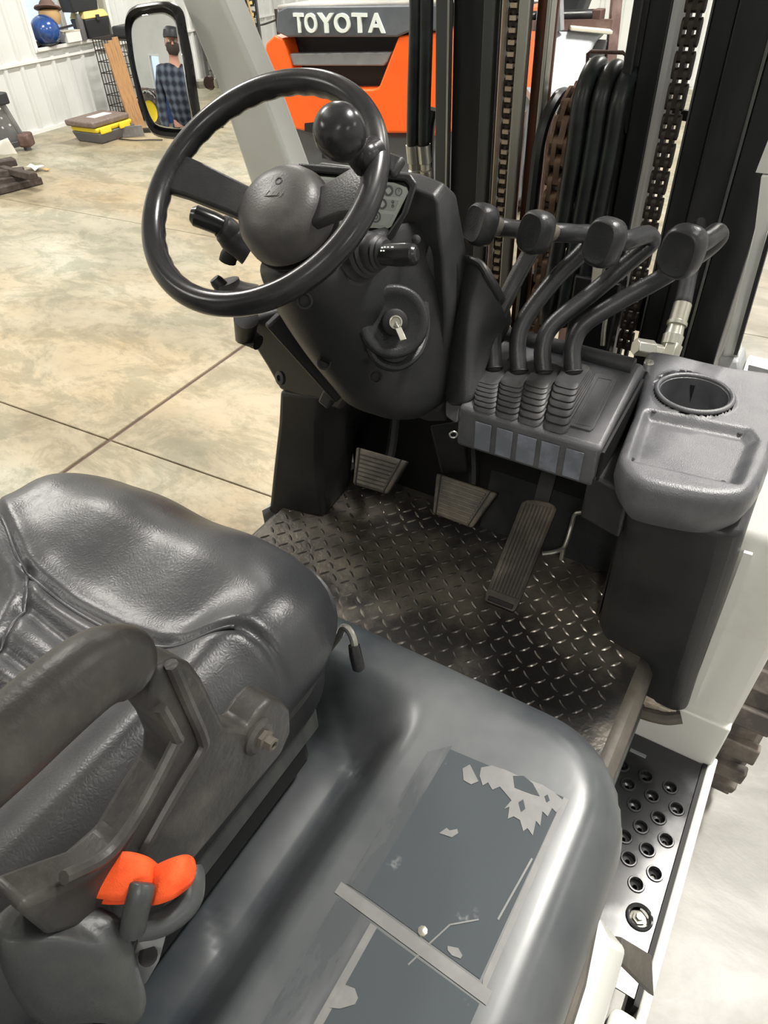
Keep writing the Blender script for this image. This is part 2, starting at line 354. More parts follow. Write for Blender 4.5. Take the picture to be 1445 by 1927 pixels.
def field(mb, poly, top, fil, cell, skirt, filz=None):
    """solid with a height-field top over a plan outline, a rounded rim of radius fil and a skirt [(outward, z)]"""
    P = np.array(poly); x0, y0 = P.min(0)-cell; x1, y1 = P.max(0)+cell
    xs = np.arange(x0, x1+cell, cell); ys = np.arange(y0, y1+cell, cell); gx, gy = np.meshgrid(xs, ys)
    d, nx, ny = sdf(poly, gx, gy); ins = d < -cell*0.3
    near = np.zeros(ins.shape, bool)
    for dy in (-1, 0, 1):
        for dx in (-1, 0, 1): near |= np.roll(np.roll(ins, dy, 0), dx, 1)
    out = near & ~ins
    gx = np.where(out, nx, gx); gy = np.where(out, ny, gy); dd = np.where(ins, -d, 0)
    filz = filz or fil
    q = np.clip(1-dd/fil, 0, 1); z = top(gx, gy)-filz*(1-np.sqrt(np.clip(1-q*q, 0, 1)))
    idx = -np.ones(ins.shape, int); ii = np.argwhere(near); vs = []
    for k, (j, i) in enumerate(ii): idx[j, i] = k; vs.append((gx[j, i], gy[j, i], z[j, i]))
    fs = []; edge = {}
    for j in range(ins.shape[0]-1):
        for i in range(ins.shape[1]-1):
            c = [(j, i), (j, i+1), (j+1, i+1), (j+1, i)]
            if all(near[a] for a in c) and any(ins[a] for a in c):
                f = tuple(idx[a] for a in c); fs.append(f)
                for a, b in zip(f, f[1:]+f[:1]): edge[(a, b)] = 1
    bd = {a: b for (a, b) in edge if (b, a) not in edge}
    cen = P.mean(0); loops = len(vs); vs = [Vector(v) for v in vs]
    prev = {a: a for a in bd}
    nrm = {}
    inv = {b: a for a, b in bd.items()}
    for a in bd:
        pa = vs[inv.get(a, a)]; pb = vs[bd[a]]; t = (pb-pa); n = Vector((t.y, -t.x, 0))
        nrm[a] = n.normalized() if n.length > 1e-9 else Vector((0, 0, 0))
    base = {a: vs[a].copy() for a in bd}
    for off, zz in skirt:
        cur = {}
        for a in bd: cur[a] = len(vs); vs.append(Vector((base[a].x, base[a].y, 0))+nrm[a]*off+Vector((0, 0, zz)))
        for a, b in bd.items():
            if b in prev and b in cur: fs.append((prev[b], prev[a], cur[a], cur[b]))
        prev = cur
    mb.add(vs, fs); return mb
def sstep(a, b, x): t = np.clip((x-a)/(b-a), 0, 1); return t*t*(3-2*t)
def groove(pts, gx, gy, w, dep):
    d2 = np.full(gx.shape, 1e9)
    for (ax, ay), (bx, by) in zip(pts, pts[1:]):
        ex, ey = bx-ax, by-ay; L2 = ex*ex+ey*ey+1e-12; t = np.clip(((gx-ax)*ex+(gy-ay)*ey)/L2, 0, 1)
        d2 = np.minimum(d2, (gx-ax-t*ex)**2+(gy-ay-t*ey)**2)
    return dep*np.exp(-d2/(w*w))
def plate(name, outer, holes, frame, thick, m, parent=None, bevel=0.0, res=6):
    """flat plate with round holes: frame = (origin, ex, ey); outer = 2D pts; holes = [(x, y, r)]"""
    cu = bpy.data.curves.new(name, 'CURVE'); cu.dimensions = '2D'; cu.fill_mode = 'BOTH'; cu.extrude = thick/2; cu.bevel_depth = bevel; cu.bevel_resolution = 1
    def spl(pts):
        s = cu.splines.new('POLY'); s.points.add(len(pts)-1); s.use_cyclic_u = True
        for q, p in zip(s.points, pts): q.co = (p[0], p[1], 0, 1)
    spl(outer)
    for x, y, r in holes: spl([(x+r*math.cos(2*math.pi*k/(res*2)), y+r*math.sin(2*math.pi*k/(res*2))) for k in range(res*2)])
    t = bpy.data.objects.new('tmp', cu); COL.objects.link(t)
    me = bpy.data.meshes.new_from_object(t.evaluated_get(bpy.context.evaluated_depsgraph_get()))
    bpy.data.objects.remove(t); bpy.data.curves.remove(cu)
    o, ex, ey = [Vector(q) for q in frame]; ez = ex.cross(ey)
    mb = MB(); mb.add([o+ex*v.co.x+ey*v.co.y+ez*v.co.z for v in me.vertices], [tuple(p.vertices) for p in me.polygons])
    bpy.data.meshes.remove(me)
    return mb.build(name, m, parent, recalc=False)
def copy_part(o, parent, shift=None, mtx=None):
    c = o.copy(); COL.objects.link(c); c.parent = parent
    if mtx is not None: c.matrix_basis = mtx
    elif shift is not None: c.location = o.location+Vector(shift)
    return c
def mesh_of(mb, m, smooth=True, sharp=35):
    o = mb.build('tmp', m, None, smooth=smooth, sharp=sharp); me = o.data; bpy.data.objects.remove(o); return me
def inst(me, name, parent, loc, rot=None, scale=1.0):
    o = bpy.data.objects.new(name, me); COL.objects.link(o); off = Vector((0, 0, 0)); q = parent
    while q is not None: off += Vector(q.location); q = q.parent
    if parent is not None: o.parent = parent
    R = rot.to_4x4() if rot is not None else Matrix.Identity(4)
    o.matrix_basis = Matrix.Translation(Vector(loc)-off) @ R @ Matrix.Diagonal((scale, scale, scale, 1)); return o
def frame3(ex, ey, ez): return Matrix((ex, ey, ez)).transposed()

# ================================================================== SETTING
U0, U1, V0, V1 = -7.30, 8.2, -5.2, 9.97
fl = MB(); fl.prism([B(U0-.3, V0-.3, -.30), B(U1+.3, V0-.3, -.30), B(U1+.3, V1+.3, -.30), B(U0-.3, V1+.3, -.30)], (0, 0, .29))
floor = tag(fl.build('floor', 'joint', smooth=False), kind='structure')
jr = buv(Z(1400, 627, 0)).y
ul = [U0-.2, -2.262, 2.9, U1+.2]; vl = [V0-.2, -2.3, 1.565, jr, V1+.2]
for a, b in zip(ul, ul[1:]):
    for c, d in zip(vl, vl[1:]):
        gu, gv = 0.011, 0.0035
        s = MB(); q = [B(a+gu, c+gv, -.03), B(b-gu, c+gv, -.03), B(b-gu, d-gv, -.03), B(a+gu, d-gv, -.03)]
        s.prism(q, (0, 0, .03)).build('floor_slab', 'concrete', floor, bevel=.004, smooth=False)
tag(MB().prism([B(U0-.3, V0-.3, CEIL), B(U1+.3, V0-.3, CEIL), B(U1+.3, V1+.3, CEIL), B(U0-.3, V1+.3, CEIL)], (0, 0, .12)).build('ceiling', 'ceiling', smooth=False), kind='structure')
# left wall with its window
w0 = buv(WL(71, 91)); w1 = buv(WL(212, 64)); WV0, WV1, WZ0, WZ1 = w0.y, w1.y, (w0.z+w1.z)/2, 1.75
def wallbox(mb, u0, u1, v0, v1, z0, z1): return mb.prism([B(u0, v0, z0), B(u1, v0, z0), B(u1, v1, z0), B(u0, v1, z0)], (0, 0, z1-z0))
w = MB(); T = U0-.16
wallbox(w, T, U0, V0, WV0, 0, CEIL); wallbox(w, T, U0, WV1, V1, 0, CEIL); wallbox(w, T, U0, WV0, WV1, 0, WZ0); wallbox(w, T, U0, WV0, WV1, WZ1, CEIL)
wl = tag(w.build('wall_left', 'wall', smooth=False), kind='structure')
def panel(parent, wp, tdir, ndir, width, z0, z1, ribs):
    """one sheet of ribbed steel: real trapezoid ribs"""
    prof = []; n = ribs; s = width/n
    for k in range(n): prof += [(k*s, .0), (k*s+s*.62, .0), (k*s+s*.70, .020), (k*s+s*.86, .020), (k*s+s*.94, 0)]
    prof.append((width, 0)); mb = MB()
    lo = [wp+tdir*a+ndir*(b+.004) for a, b in prof]; bk = [wp+tdir*width, wp]
    mb.prism([p+Vector((0, 0, z0)) for p in lo+bk], (0, 0, z1-z0)); return mb.build('wall_panel', 'wall', parent, smooth=False)
BZ = .615; pw = .61; v = WV0-pw*9
while v < V1-.05:
    wd_ = min(pw, V1-v); panel(wl, B(U0, v, 0), BV, BU, wd_, .03, BZ, 3)
    if v+wd_ <= WV0+.01 or v >= WV1-.01: panel(wl, B(U0, v, 0), BV, BU, wd_, BZ+.02, CEIL, 3)
    else:
        panel(wl, B(U0, v, 0), BV, BU, wd_, BZ+.02, WZ0-.03, 3); panel(wl, B(U0, v, 0), BV, BU, wd_, WZ1, CEIL, 3)
    v += pw
tag(wallbox(MB(), U0, U0+.035, V0, V1, BZ, BZ+.022).build('trim_1', 'trim', smooth=False), kind='structure')
tag(wallbox(MB(), U0, U0+.03, V0, V1, 0, .035).build('baseboard_left', 'trim', smooth=False), kind='structure')
tag(wallbox(MB(), T, T+.05, V0, V1, -.02, 0).build('trim_2', 'trim', smooth=False), kind='structure')
def window(name, u, v0, v1, z0, z1, sgn=1):
    w = MB(); b = .04
    for a in ((v0-b, v0, z0-b, z1+b), (v1, v1+b, z0-b, z1+b), (v0, v1, z0-b, z0), (v0, v1, z1, z1+b)): wallbox(w, min(u, u+.035*sgn), max(u, u+.035*sgn), *a)
    r = tag(w.build(name, 'trim', smooth=False), kind='structure')
    ub = u-.15*sgn
    fr = MB()
    for a in ((v0, v0+.05, z0, z1), (v1-.05, v1, z0, z1), ((v0+v1)/2-.03, (v0+v1)/2+.03, z0, z1), (v0, v1, z1-.05, z1), (v0, v1, z0, z0+.04)): wallbox(fr, min(ub, ub+.06*sgn), max(ub, ub+.06*sgn), *a)
    fr.build('window_frame', 'trim', r, smooth=False)
    for a in ((v0+.05, (v0+v1)/2-.03), ((v0+v1)/2+.03, v1-.05)):
        wallbox(MB(), min(ub+.02*sgn, ub+.026*sgn), max(ub+.02*sgn, ub+.026*sgn), a[0], a[1], z0+.04, z1-.05).build('window_pane', 'glass', r, smooth=False)
    sb = MB(); wallbox(sb, min(u-.15*sgn, u+.06*sgn), max(u-.15*sgn, u+.06*sgn), v0-.02, v1+.04, z0-.03, z0); sb.build('window_sill', 'trim', r, smooth=False)
    return r
window('window_1', U0, WV0, WV1, WZ0, WZ1)
w = MB(); wallbox(w, U0-.2, U1+.2, V1, V1+.15, 0, CEIL); wb = tag(w.build('wall_back', 'wall', smooth=False), kind='structure')
u = U0+.02
while u < 3.5: panel(wb, B(u, V1, 0), BU, -BV, .91, .03, CEIL, 4); u += .91
# right wall with a tall window (seen in the mirror), rear wall
RW = (0.4, 1.5, 1.5, 3.3)
w = MB(); wallbox(w, U1, U1+.16, V0, RW[0], 0, CEIL); wallbox(w, U1, U1+.16, RW[1], V1, 0, CEIL); wallbox(w, U1, U1+.16, RW[0], RW[1], 0, RW[2]); wallbox(w, U1, U1+.16, RW[0], RW[1], RW[3], CEIL)
tag(w.build('wall_right', 'wall', smooth=False), kind='structure'); window('window_2', U1, *RW, sgn=-1)
RV = (-5.06, -4.62, .86, 1.72)
w = MB()
for a in ((U0-.2, RV[0], 0, CEIL), (RV[1], U1+.2, 0, CEIL), (RV[0], RV[1], 0, RV[2]), (RV[0], RV[1], RV[3], CEIL)): wallbox(w, a[0], a[1], V0-.15, V0, a[2], a[3])
tag(w.build('wall_rear', 'wall', smooth=False), kind='structure')
w = MB()
for a in ((RV[0]-.05, RV[0], RV[2]-.05, RV[3]+.05), (RV[1], RV[1]+.05, RV[2]-.05, RV[3]+.05), (RV[0], RV[1], RV[2]-.05, RV[2]), (RV[0], RV[1], RV[3], RV[3]+.05)): wallbox(w, a[0], a[1], V0, V0+.03, a[2], a[3])
w3 = tag(w.build('window_3', 'trim', smooth=False), kind='structure')
wallbox(MB(), RV[0], RV[1], V0-.1, V0-.09, RV[2], RV[3]).build('window_pane', 'glass', w3, smooth=False)
# ceiling lamps
for i, (u, v) in enumerate(LAMPS):
    t = thing('ceiling_lamp', 'long white hall lamp hanging from the ceiling, out of view above', 'lamp', B(u, v, CEIL-.38), 'hall lamps on the ceiling')
    wallbox(MB(), u-.23, u+.23, v-.65, v+.65, CEIL-.37, CEIL-.30).build('housing', 'lamphouse', t, bevel=.01, smooth=False)
    wallbox(MB(), u-.215, u+.215, v-.635, v+.635, CEIL-.378, CEIL-.371).build('diffuser', 'lampglow', t, smooth=False)
    for q in (-.5, .5): MB().tube([B(u, v+q, CEIL-.31), B(u, v+q, CEIL)], .006, 6).build('hanger', 'wire', t)

# ================================================================== BACKGROUND THINGS
def atb(px, py, u): return buv(WL(px, py, u))
# --- window sill clutter
su = U0-.03; sz = WZ0
def sill(px, dv=0): p = atb(px, 78, su); return p.y+dv
hv = sill(88)
t = thing('helmet', 'glossy blue helmet standing on the window sill', 'helmet', B(su+.03, hv, sz))
mb = MB(); c = B(su+.03, hv, sz+.13)
mb.lathe([(.145*math.cos(a), .135*math.sin(a)-.0) for a in [rad(x) for x in range(-55, 91, 10)]], c, (0.15, -.2, 1), 20); mb.build('shell', 'blue', t)
MB().ring(c+Vector((0, 0, -.10)), (0.15, -.2, 1), .085, .016, 20, 6).build('rim', 'boxblack', t)
MB().slab(c+Vector((.10, 0, .0)), c+Vector((.10, .30, .02)), .012, .02).build('strap', 'boxblack', t)
mb = MB(); c = B(su+.0, hv+.13, sz+.30)
mb.lathe([(.135, 0), (.13, .014), (.08, .02), (.075, .05), (.05, .085), (.0, .09)], c, (-.2, .25, 1), 20)
hat = thing('cap', 'brown felt hat lying on top of the blue helmet', 'hat', B(su, hv+.13, sz+.22)); mb.build('crown', 'hat', hat)
MB().lathe([(.02, -.12), (.085, -.10), (.11, -.03), (.10, .02), (.04, .03)], c-Vector((0, 0, .03)), (0, 0, 1), 16).build('lining', 'tan', hat)
def toolcase(name, label, v0, v1, z0, h, latch=True, yb=None):
    t = thing(name, label, 'tool box', B(su+.02, (v0+v1)/2, z0)); mb = MB()
    for k in range(1): mb.loft([[B(su-.09, v0+.02, z0), B(su+.11, v0+.02, z0), B(su+.11, v1-.02, z0), B(su-.09, v1-.02, z0)], [B(su-.11, v0, z0+h*.72), B(su+.13, v0, z0+h*.72), B(su+.13, v1, z0+h*.72), B(su-.11, v1, z0+h*.72)]])
    mb.build('case', 'boxblack', t, bevel=.01)
    MB().loft([[B(su-.11, v0-.005, z0+h*.73), B(su+.135, v0-.005, z0+h*.73), B(su+.135, v1+.005, z0+h*.73), B(su-.11, v1+.005, z0+h*.73)], [B(su-.09, v0+.03, z0+h), B(su+.11, v0+.03, z0+h), B(su+.11, v1-.03, z0+h), B(su-.09, v1-.03, z0+h)]]).build('lid', 'pale_yellow', t, bevel=.012)
    MB().box(B(su+.14, (v0+v1)/2, z0+h*.74), (.012, .045, h*.22)).build('latch', 'boxblack', t, bevel=.003)
b0, b1 = sill(155), sill(201)
toolcase('tool_box', 'lower black box with yellow lid on the right end of the window sill', b0, b1, sz, .245)
toolcase('tool_box', 'upper black box with yellow lid, stacked on the other box in the window', b0-.13, b1-.09, sz+.247, .28)
t = thing('spray_bottle', 'grey spray bottle on the sill left of the black boxes', 'bottle', B(su+.09, b0-.05, sz))
MB().lathe([(.038, 0), (.04, .02), (.04, .17), (.022, .22), (.014, .235)], B(su+.09, b0-.05, sz), (0, 0, 1), 16).build('bottle_body', 'greybox', t)
MB().lathe([(.016, .235), (.02, .26), (.018, .285), (.006, .29)], B(su+.09, b0-.05, sz), (0, 0, 1), 12).build('cap', 'trim', t)
bx = sill(128)
t = thing('carton', 'small white carton on the sill between helmet and spray bottle', 'box', B(su+.06, bx, sz))
MB().box(B(su+.06, bx, sz+.045), (.12, .19, .09)).build('carton_body', 'trim', t, bevel=.004)
MB().box(B(su+.06, bx, sz+.096), (.125, .195, .012)).build('carton_lid', 'cream', t, bevel=.003)
# --- wire dog crate against the wall with boards leaning and a plastic jug behind
ca = buv(Z(205, 215, 0)); cv0 = ca.y-.10; cu0 = -7.10; cu1 = -6.45; cv1 = cv0+.62; ch = .74
t = thing('dog_crate', 'tall dark wire crate standing against the white wall under the window end', 'crate', B((cu0+cu1)/2, (cv0+cv1)/2, 0))
wr = .0042
def grid_side(p0, p1, name):
    mb = MB(); n = 15
    for k in range(n+1): q = p0.lerp(p1, k/n); mb.tube([q, q+Vector((0, 0, ch))], wr if k % n else wr*1.6, 4)
    for k in range(8): z = ch*k/7; mb.tube([p0+Vector((0, 0, z)), p1+Vector((0, 0, z))], wr if k % 7 else wr*1.6, 4)
    mb.build(name, 'wire', t)
c00, c10, c11, c01 = B(cu0, cv0, .01), B(cu1, cv0, .01), B(cu1, cv1, .01), B(cu0, cv1, .01)
grid_side(c00, c10, 'side_grid'); grid_side(c10, c11, 'front_grid'); grid_side(c01, c11, 'side_grid'); grid_side(c00, c01, 'back_grid')
mb = MB()
for k in range(13): mb.tube([c00.lerp(c10, k/12)+Vector((0, 0, ch)), c01.lerp(c11, k/12)+Vector((0, 0, ch))], wr, 4)
mb.build('top_grid', 'wire', t)
MB().box(B((cu0+cu1)/2, (cv0+cv1)/2, .02), (cu1-cu0-.03, cv1-cv0-.03, .03)).build('tray', 'boxblack', t, bevel=.004)
mb = MB(); cc = B(cu1-.32, cv0+.36, .045)
vs = []
for j in range(9):
    th = math.pi*j/8*.5
    vs.append([cc+Vector((math.cos(a)*math.cos(th)*(.20+.03*math.sin(5*a)), math.sin(a)*math.cos(th)*(.19+.03*math.cos(4*a)), .20*math.sin(th)*(1+.15*math.sin(3*a)))) for a in [2*math.pi*k/18 for k in range(18)]])
tag(local(mb.loft(vs, caps=True).build('cloth_bundle', 'maroon')), 'dark maroon bundle of cloth lying inside the wire crate', 'cloth')
bd = ['leftmost of the three brown boards leaning on the front of the wire crate', 'middle one of three brown boards leaning on the wire crate', 'rightmost of the three brown boards, next to the mirror edge']
for k in range(3):
    vb = buv(WL(221+9*k, 150, cu1+.06)).y; a = B(cu1+.13, vb, .0); b = B(cu1+.025, vb, .78+.02*k)
    tag(local(MB().slab(a, b, .065, .02, up=BU).build('board', 'wood', bevel=.002)), bd[k], 'board', 'brown boards leaning on the crate')
t = thing('black_case', 'dark case and tools lying on top of the wire crate', 'case', B(cu1-.3, cv0+.4, ch+.02))
MB().box(B(cu1-.25, cv0+.36, ch+.07), (.38, .55, .10), Matrix.Rotation(.2, 3, 'Z')).build('case_body', 'boxblack', t, bevel=.02)
MB().tube(bez([B(cu1-.2, cv0+.1, ch+.125), B(cu1-.15, cv0+.2, ch+.18), B(cu1-.15, cv0+.36, ch+.18), B(cu1-.2, cv0+.46, ch+.125)], 5), .012, 8).build('handle', 'boxblack', t)
t = thing('jug', 'cream plastic jug with a green cap, standing behind the crate beside the window', 'jug', B(cu0+.1, cv1+.14, 0))
jc = B(-7.08, max(buv(WL(236, 60, -7.08)).y, cv1+.24), 0)
t.location = jc
MB().lathe([(.16, 0), (.17, .04), (.17, .62), (.12, .74), (.06, .80)], jc, (0, 0, 1), 18).build('jug_body', 'cream', t)
MB().lathe([(.075, .80), (.08, .82), (.075, .90), (.0, .91)], jc, (0, 0, 1), 16).build('jug_cap', 'green', t)
# --- grey tool box with yellow latches on the floor
g = buv(Z(200, 262, 0)); gu, gv = g.x-.05, g.y+.05
t = thing('tool_box', 'low grey and brown box with bright yellow latches on the concrete floor', 'tool box', B(gu, gv, 0))
def gb(x0, x1, y0, y1, z0, z1, dx=0.0): 
    q = lambda a, b, z: B(gu+a, gv+b, z)
    return MB().loft([[q(x0+dx, y0+dx, z0), q(x1-dx, y0+dx, z0), q(x1-dx, y1-dx, z0), q(x0+dx, y1-dx, z0)], [q(x0, y0, z1), q(x1, y0, z1), q(x1, y1, z1), q(x0, y1, z1)]])
gb(-.20, .20, -.25, .25, 0, .10, .03).build('tray', 'greybox', t, bevel=.012)
gb(-.19, .19, -.26, .23, .10, .145, .01).build('middle_tray', 'yellow', t, bevel=.015)
gb(-.22, .18, -.29, .22, .15, .205, .005).build('lid', 'browntop', t, bevel=.015)
for q in (-.16, .10): gb(.19, .215, q-.07, q+.07, .09, .15).build('latch', 'yellow', t, bevel=.01)
gb(-.08, .04, -.12, .12, .2055, .208).build('pale_patch', 'paper', t)
bq = Z(248, 262, 0)
t = thing('metal_bracket', 'small dark metal bracket with a bent wire lying beside the floor box', 'bracket', bq)
MB().slab(bq+Vector((-.16, .0, .05)), bq+Vector((.05, .13, .06)), .012, .10).build('plate', 'perf', t, bevel=.003)
MB().box(bq+Vector((-.18, -.05, .035)), (.09, .09, .07), Matrix.Rotation(.5, 3, 'Z')).build('block', 'rust', t, bevel=.006)
MB().tube(bez([bq+Vector((-.1, -.08, .01)), bq+Vector((.1, -.06, .012)), bq+Vector((.22, .02, .01)), bq+Vector((.36, .08, .01))], 5), .006, 6).build('bent_wire', 'wire', t)
p = Z(330, 255, 0); tag(local(MB().slab(Z(262, 246, .02), Z(420, 236, .02), .05, .04).build('iron_bar', 'wire', bevel=.004)), 'long black iron bar lying on the floor behind the mirror', 'bar')
# --- perforated grey machine panel at the left edge
q0 = Z(40, 266, 0)
t = thing('perforated_stand', 'grey metal stand with a punched slanting plate at the left edge', 'stand', B(*buv(q0)))
pa = D(-95, 205, 6.55); pb = D(2, 190, 6.6); pc = D(46, 262, 6.85); pd_ = D(-70, 290, 6.8)
ex = (pc-pb).normalized(); nn = (pb-pa).cross(pc-pb).normalized(); ey = nn.cross(ex)
ln = (pc-pb).length; wd2 = .55
hol = [(x, y, .012) for i, x in enumerate(np.arange(.05, ln-.12, .075)) for y in np.arange(.05+(.035 if i % 2 else 0), wd2-.04, .075)]
if ey.dot(pa-pb) < 0: ey = -ey
plate('punched_plate', [(0, 0), (ln, 0), (ln, wd2), (0, wd2)], hol, (pb, ex, ey), .012, 'perf', t)
MB().slab(pc+Vector((0, 0, -.02)), pd_+Vector((0, 0, -.02)), .10, .05).build('foot_rail', 'mast_grey', t, bevel=.006)
MB().slab(pb, pc, .03, .05, up=nn).build('edge_bar', 'perf', t, bevel=.004)
MB().box(pb+Vector((0, 0, .02)), (.10, .12, .10)).build('corner_block', 'boxblack', t, bevel=.015)
MB().box(pc+Vector((.02, 0, .0)), (.12, .14, .12), Matrix.Rotation(.6, 3, 'Z')).build('corner_block', 'rust', t, bevel=.02)
for a in (pa, pd_): MB().slab(a, Vector((a.x, a.y, 0)), .05, .05).build('leg', 'perf', t)
MB().slab(pc, Vector((pc.x, pc.y, 0)), .05, .05).build('leg', 'perf', t)
mb = MB(); pcn = D(15, 258, 6.72)
mb.sheet([[pcn+ex*(i*.045)+ey*(j*.05)+nn*(-.02+.012*random.uniform(-1, 1)) for i in range(5)] for j in range(5)])
tag(local(mb.build('paper_scrap', 'paper', solid=.003)), 'creased cream paper lying on the punched grey plate', 'paper')
# --- heap of broken dark wood
hp = Z(0, 345, 0)
segs = [((-60, 372), (75, 338), .10, .03, 'lowest long dark plank of the broken wood heap at the left edge'), ((-60, 352), (70, 330), .08, .07, 'dark split plank above the lowest one in the wood heap'),
        ((-50, 330), (45, 322), .09, .12, 'dark plank slanting across the middle of the wood heap'), ((-40, 316), (28, 303), .12, .16, 'short block of dark wood at the top of the heap'), ((2, 318), (62, 332), .06, .13, 'thin dark splinter lying crosswise on the wood heap')]
for a, b, w_, z_, lab in segs:
    tag(local(MB().slab(Z(a[0], a[1], z_), Z(b[0], b[1], z_), w_, .055).build('dark_plank', 'darkwood', bevel=.008)), lab, 'plank', 'heap of broken dark wood')
def scrap(px, py, s, lab, m='paper'):
    c = Z(px, py, 0); r = random.Random(px); mb = MB(); rows = [[c+Vector((s*(i-1.5)/1.5+r.uniform(-.2, .2)*s, s*.7*(j-1.5)/1.5+r.uniform(-.2, .2)*s, .012+s*.35*r.random())) for i in range(4)] for j in range(4)]
    tag(local(mb.sheet(rows).build('paper_scrap', m, solid=.004)), lab, 'paper')
scrap(66, 320, .085, 'crumpled white paper lying at the tip of the dark wood heap'); scrap(88, 322, .03, 'tiny torn scrap on the floor right of the crumpled white paper', 'tan')
# --- rack with black bins, red bar and stick
ra = Vector((-6.85, 0, 0)); va = buv(WL(452, 60, -6.85)).y
t = thing('bin_rack', 'grey steel rack full of small black bins by the corner of the hall', 'rack', B(-6.95, va, 0))
rv0, rv1, ru0, ru1 = va-.42, va+.42, -7.15, -6.86
for a in (rv0, rv1):
    for b in (ru0, ru1): MB().slab(B(b, a, 0), B(b, a, 1.75), .03, .03).build('post', 'mast_grey', t)
zs = [.06+.125*k for k in range(14)]
for z in zs: wallbox(MB(), ru0, ru1, rv0, rv1, z, z+.008).build('shelf', 'mast_grey', t, smooth=False)
protob = MB(); protob.loft([[Vector((-.12, -.085, 0)), Vector((.11, -.085, 0)), Vector((.11, .085, 0)), Vector((-.12, .085, 0))], [Vector((-.12, -.09, .10)), Vector((.13, -.09, .06)), Vector((.13, .09, .06)), Vector((-.12, .09, .10))]])
BINROW = ['lowest', 'second lowest', 'third lowest', 'fourth', 'fifth', 'sixth', 'seventh', 'eighth', 'ninth', 'tenth', 'topmost']
me_b = mesh_of(protob, 'boxblack', smooth=False)
me_l = mesh_of(MB().box((.128, 0, .035), (.006, .05, .035)), 'pale_yellow', smooth=False)
for k, z in enumerate(zs[2:13]):
    for j in range(4):
        vv = rv0+.105+.21*j; o = inst(me_b, 'storage_bin', None, B(-6.99, vv, z+.008), Matrix.Rotation(BA, 3, 'Z'))
        tag(o, 'small black bin, %s from left, %s row of the steel rack' % (('first', 'second', 'third', 'fourth')[j], BINROW[k]), 'bin', 'black bins on the steel rack')
        l = bpy.data.objects.new('bin_label', me_l); COL.objects.link(l); l.parent = o
tag(local(MB().slab(B(ru1+.25, rv0+.10, 0), B(ru1+.05, rv0+.02, 1.6), .05, .04).build('red_bar', 'red', bevel=.004)), 'dark red bar leaning against the rack of black bins', 'bar')
tag(local(MB().tube([B(ru1+.25, rv0+.62, 0), B(ru1+.03, rv0+.42, 1.6)], .014, 8).build('wooden_stick', 'tan')), 'thin light wooden stick leaning against the rack of black bins', 'stick')
st = buv(WL(496, 60, -7.1)).y
t = thing('wall_hook', 'dark wall hook on the ribbed wall right of the rack', 'hook', B(-7.1, st, .68))
MB().tube(bez([B(ru1, rv1, .60), B(ru1+.05, rv1+.1, .61), B(-6.86, st, .62)], 5), .012, 6).build('hook_arm', 'wire', t)
tag(local(MB().tube([B(-6.85, st, 0), B(-6.85, st, .74)], .022, 8).build('broom_handle', 'darkwood')), 'brown pole standing against the ribbed wall beside the rack', 'pole')

# ================================================================== THE FORKLIFT WE LOOK INTO
FK = thing('forklift', 'white forklift seen from above its driver seat, with black steering wheel, levers and mast', 'forklift', (-.5, .4, 0))
FZ = .65; HT = .90
# --- chassis and white body
mb = MB(); mb.prism([(-.86, -.9, .22), (.0, -.9, .22), (.0, .93, .22), (-.86, .93, .22)], (0, 0, .30)); mb.build('chassis', 'mast_grey', FK, bevel=.01)
mb = MB(); mb.prism([(-.88, .44, .53), (-.06, .44, .53), (-.06, 1.14, .53), (-.88, 1.14, .53)], (0, 0, .10)); mb.build('floor_frame', 'mast_grey', FK)
# front fender body right: rear face at y=.92 over the step
def fender(x0, x1, name='front_fender'):
    pr = [(.92, .36), (.92, .96), (.99, 1.02), (1.30, 1.02), (1.62, .86), (1.80, .70), (1.80, .60), (1.66, .62), (1.50, .70), (1.24, .70), (1.08, .60), (1.00, .36)]
    mb = MB(); mb.prism([(x0, y, z) for y, z in pr], (x1-x0, 0, 0)); return mb.build(name, 'white', FK, bevel=.012)
fender(-.10, .150)
# lower white cross panel between floor lip and step
mb = MB(); mb.prism([(-.06, .93, .36), (.148, .93, .36), (.148, .905, .36), (-.06, .905, .36)], (0, 0, .17)); mb.build('step_back_panel', 'white', FK, bevel=.004)
tor = MB(); c = Y(1235, 1300, .90)
rows = [[Y(1175+k*19+random.uniform(-4, 4), 1292+k*4+j*16+random.uniform(-5, 5), .900-.01*random.random()) for k in range(6)] for j in range(4)]
tor.sheet(rows).build('torn_foam', 'gasket', FK, solid=.006)
MB().tube(bez([Y(1165, 1318, .895), Y(1205, 1340, .88), Y(1250, 1352, .88), Y(1282, 1350, .89)], 6), .012, 10).build('foam_tube', 'rubbery', FK)
MB().tube(bez([Y(1196, 1312, .892), Y(1225, 1322, .89), Y(1262, 1338, .89)], 6), .003, 6).build('sealing_wire', 'gasket', FK)
# --- step with punched holes
SX0, SX1, SY0, SY1, SZ = -.02, .132, .470, .903, .40
holes_px = [(1170, 1440), (1215, 1461), (1261, 1482), (1182, 1476), (1227, 1498), (1273, 1522), (1194, 1515), (1239, 1539), (1206, 1556), (1253, 1581), (1175, 1574), (1218, 1599), (1183, 1616), (1232, 1644), (1197, 1664)]
hw = [Z(a, b, SZ) for a, b in holes_px]
step = plate('step_plate', [(.02, SY0+.02), (.10, SY0-.02), (SX1, SY0-.02), (SX1, SY1), (SX0, SY1), (SX0, SY0+.1)], [(p.x, p.y, .0105) for p in hw]+[(Z(1203, 1726, SZ).x, Z(1203, 1726, SZ).y, .017)], ((0, 0, SZ-.002), (1, 0, 0), (0, 1, 0)), .004, 'steppaint', FK, res=12)
me_r = mesh_of(MB().ring((0, 0, 0), (0, 0, 1), .0125, .0022, 24, 6), 'steppaint')
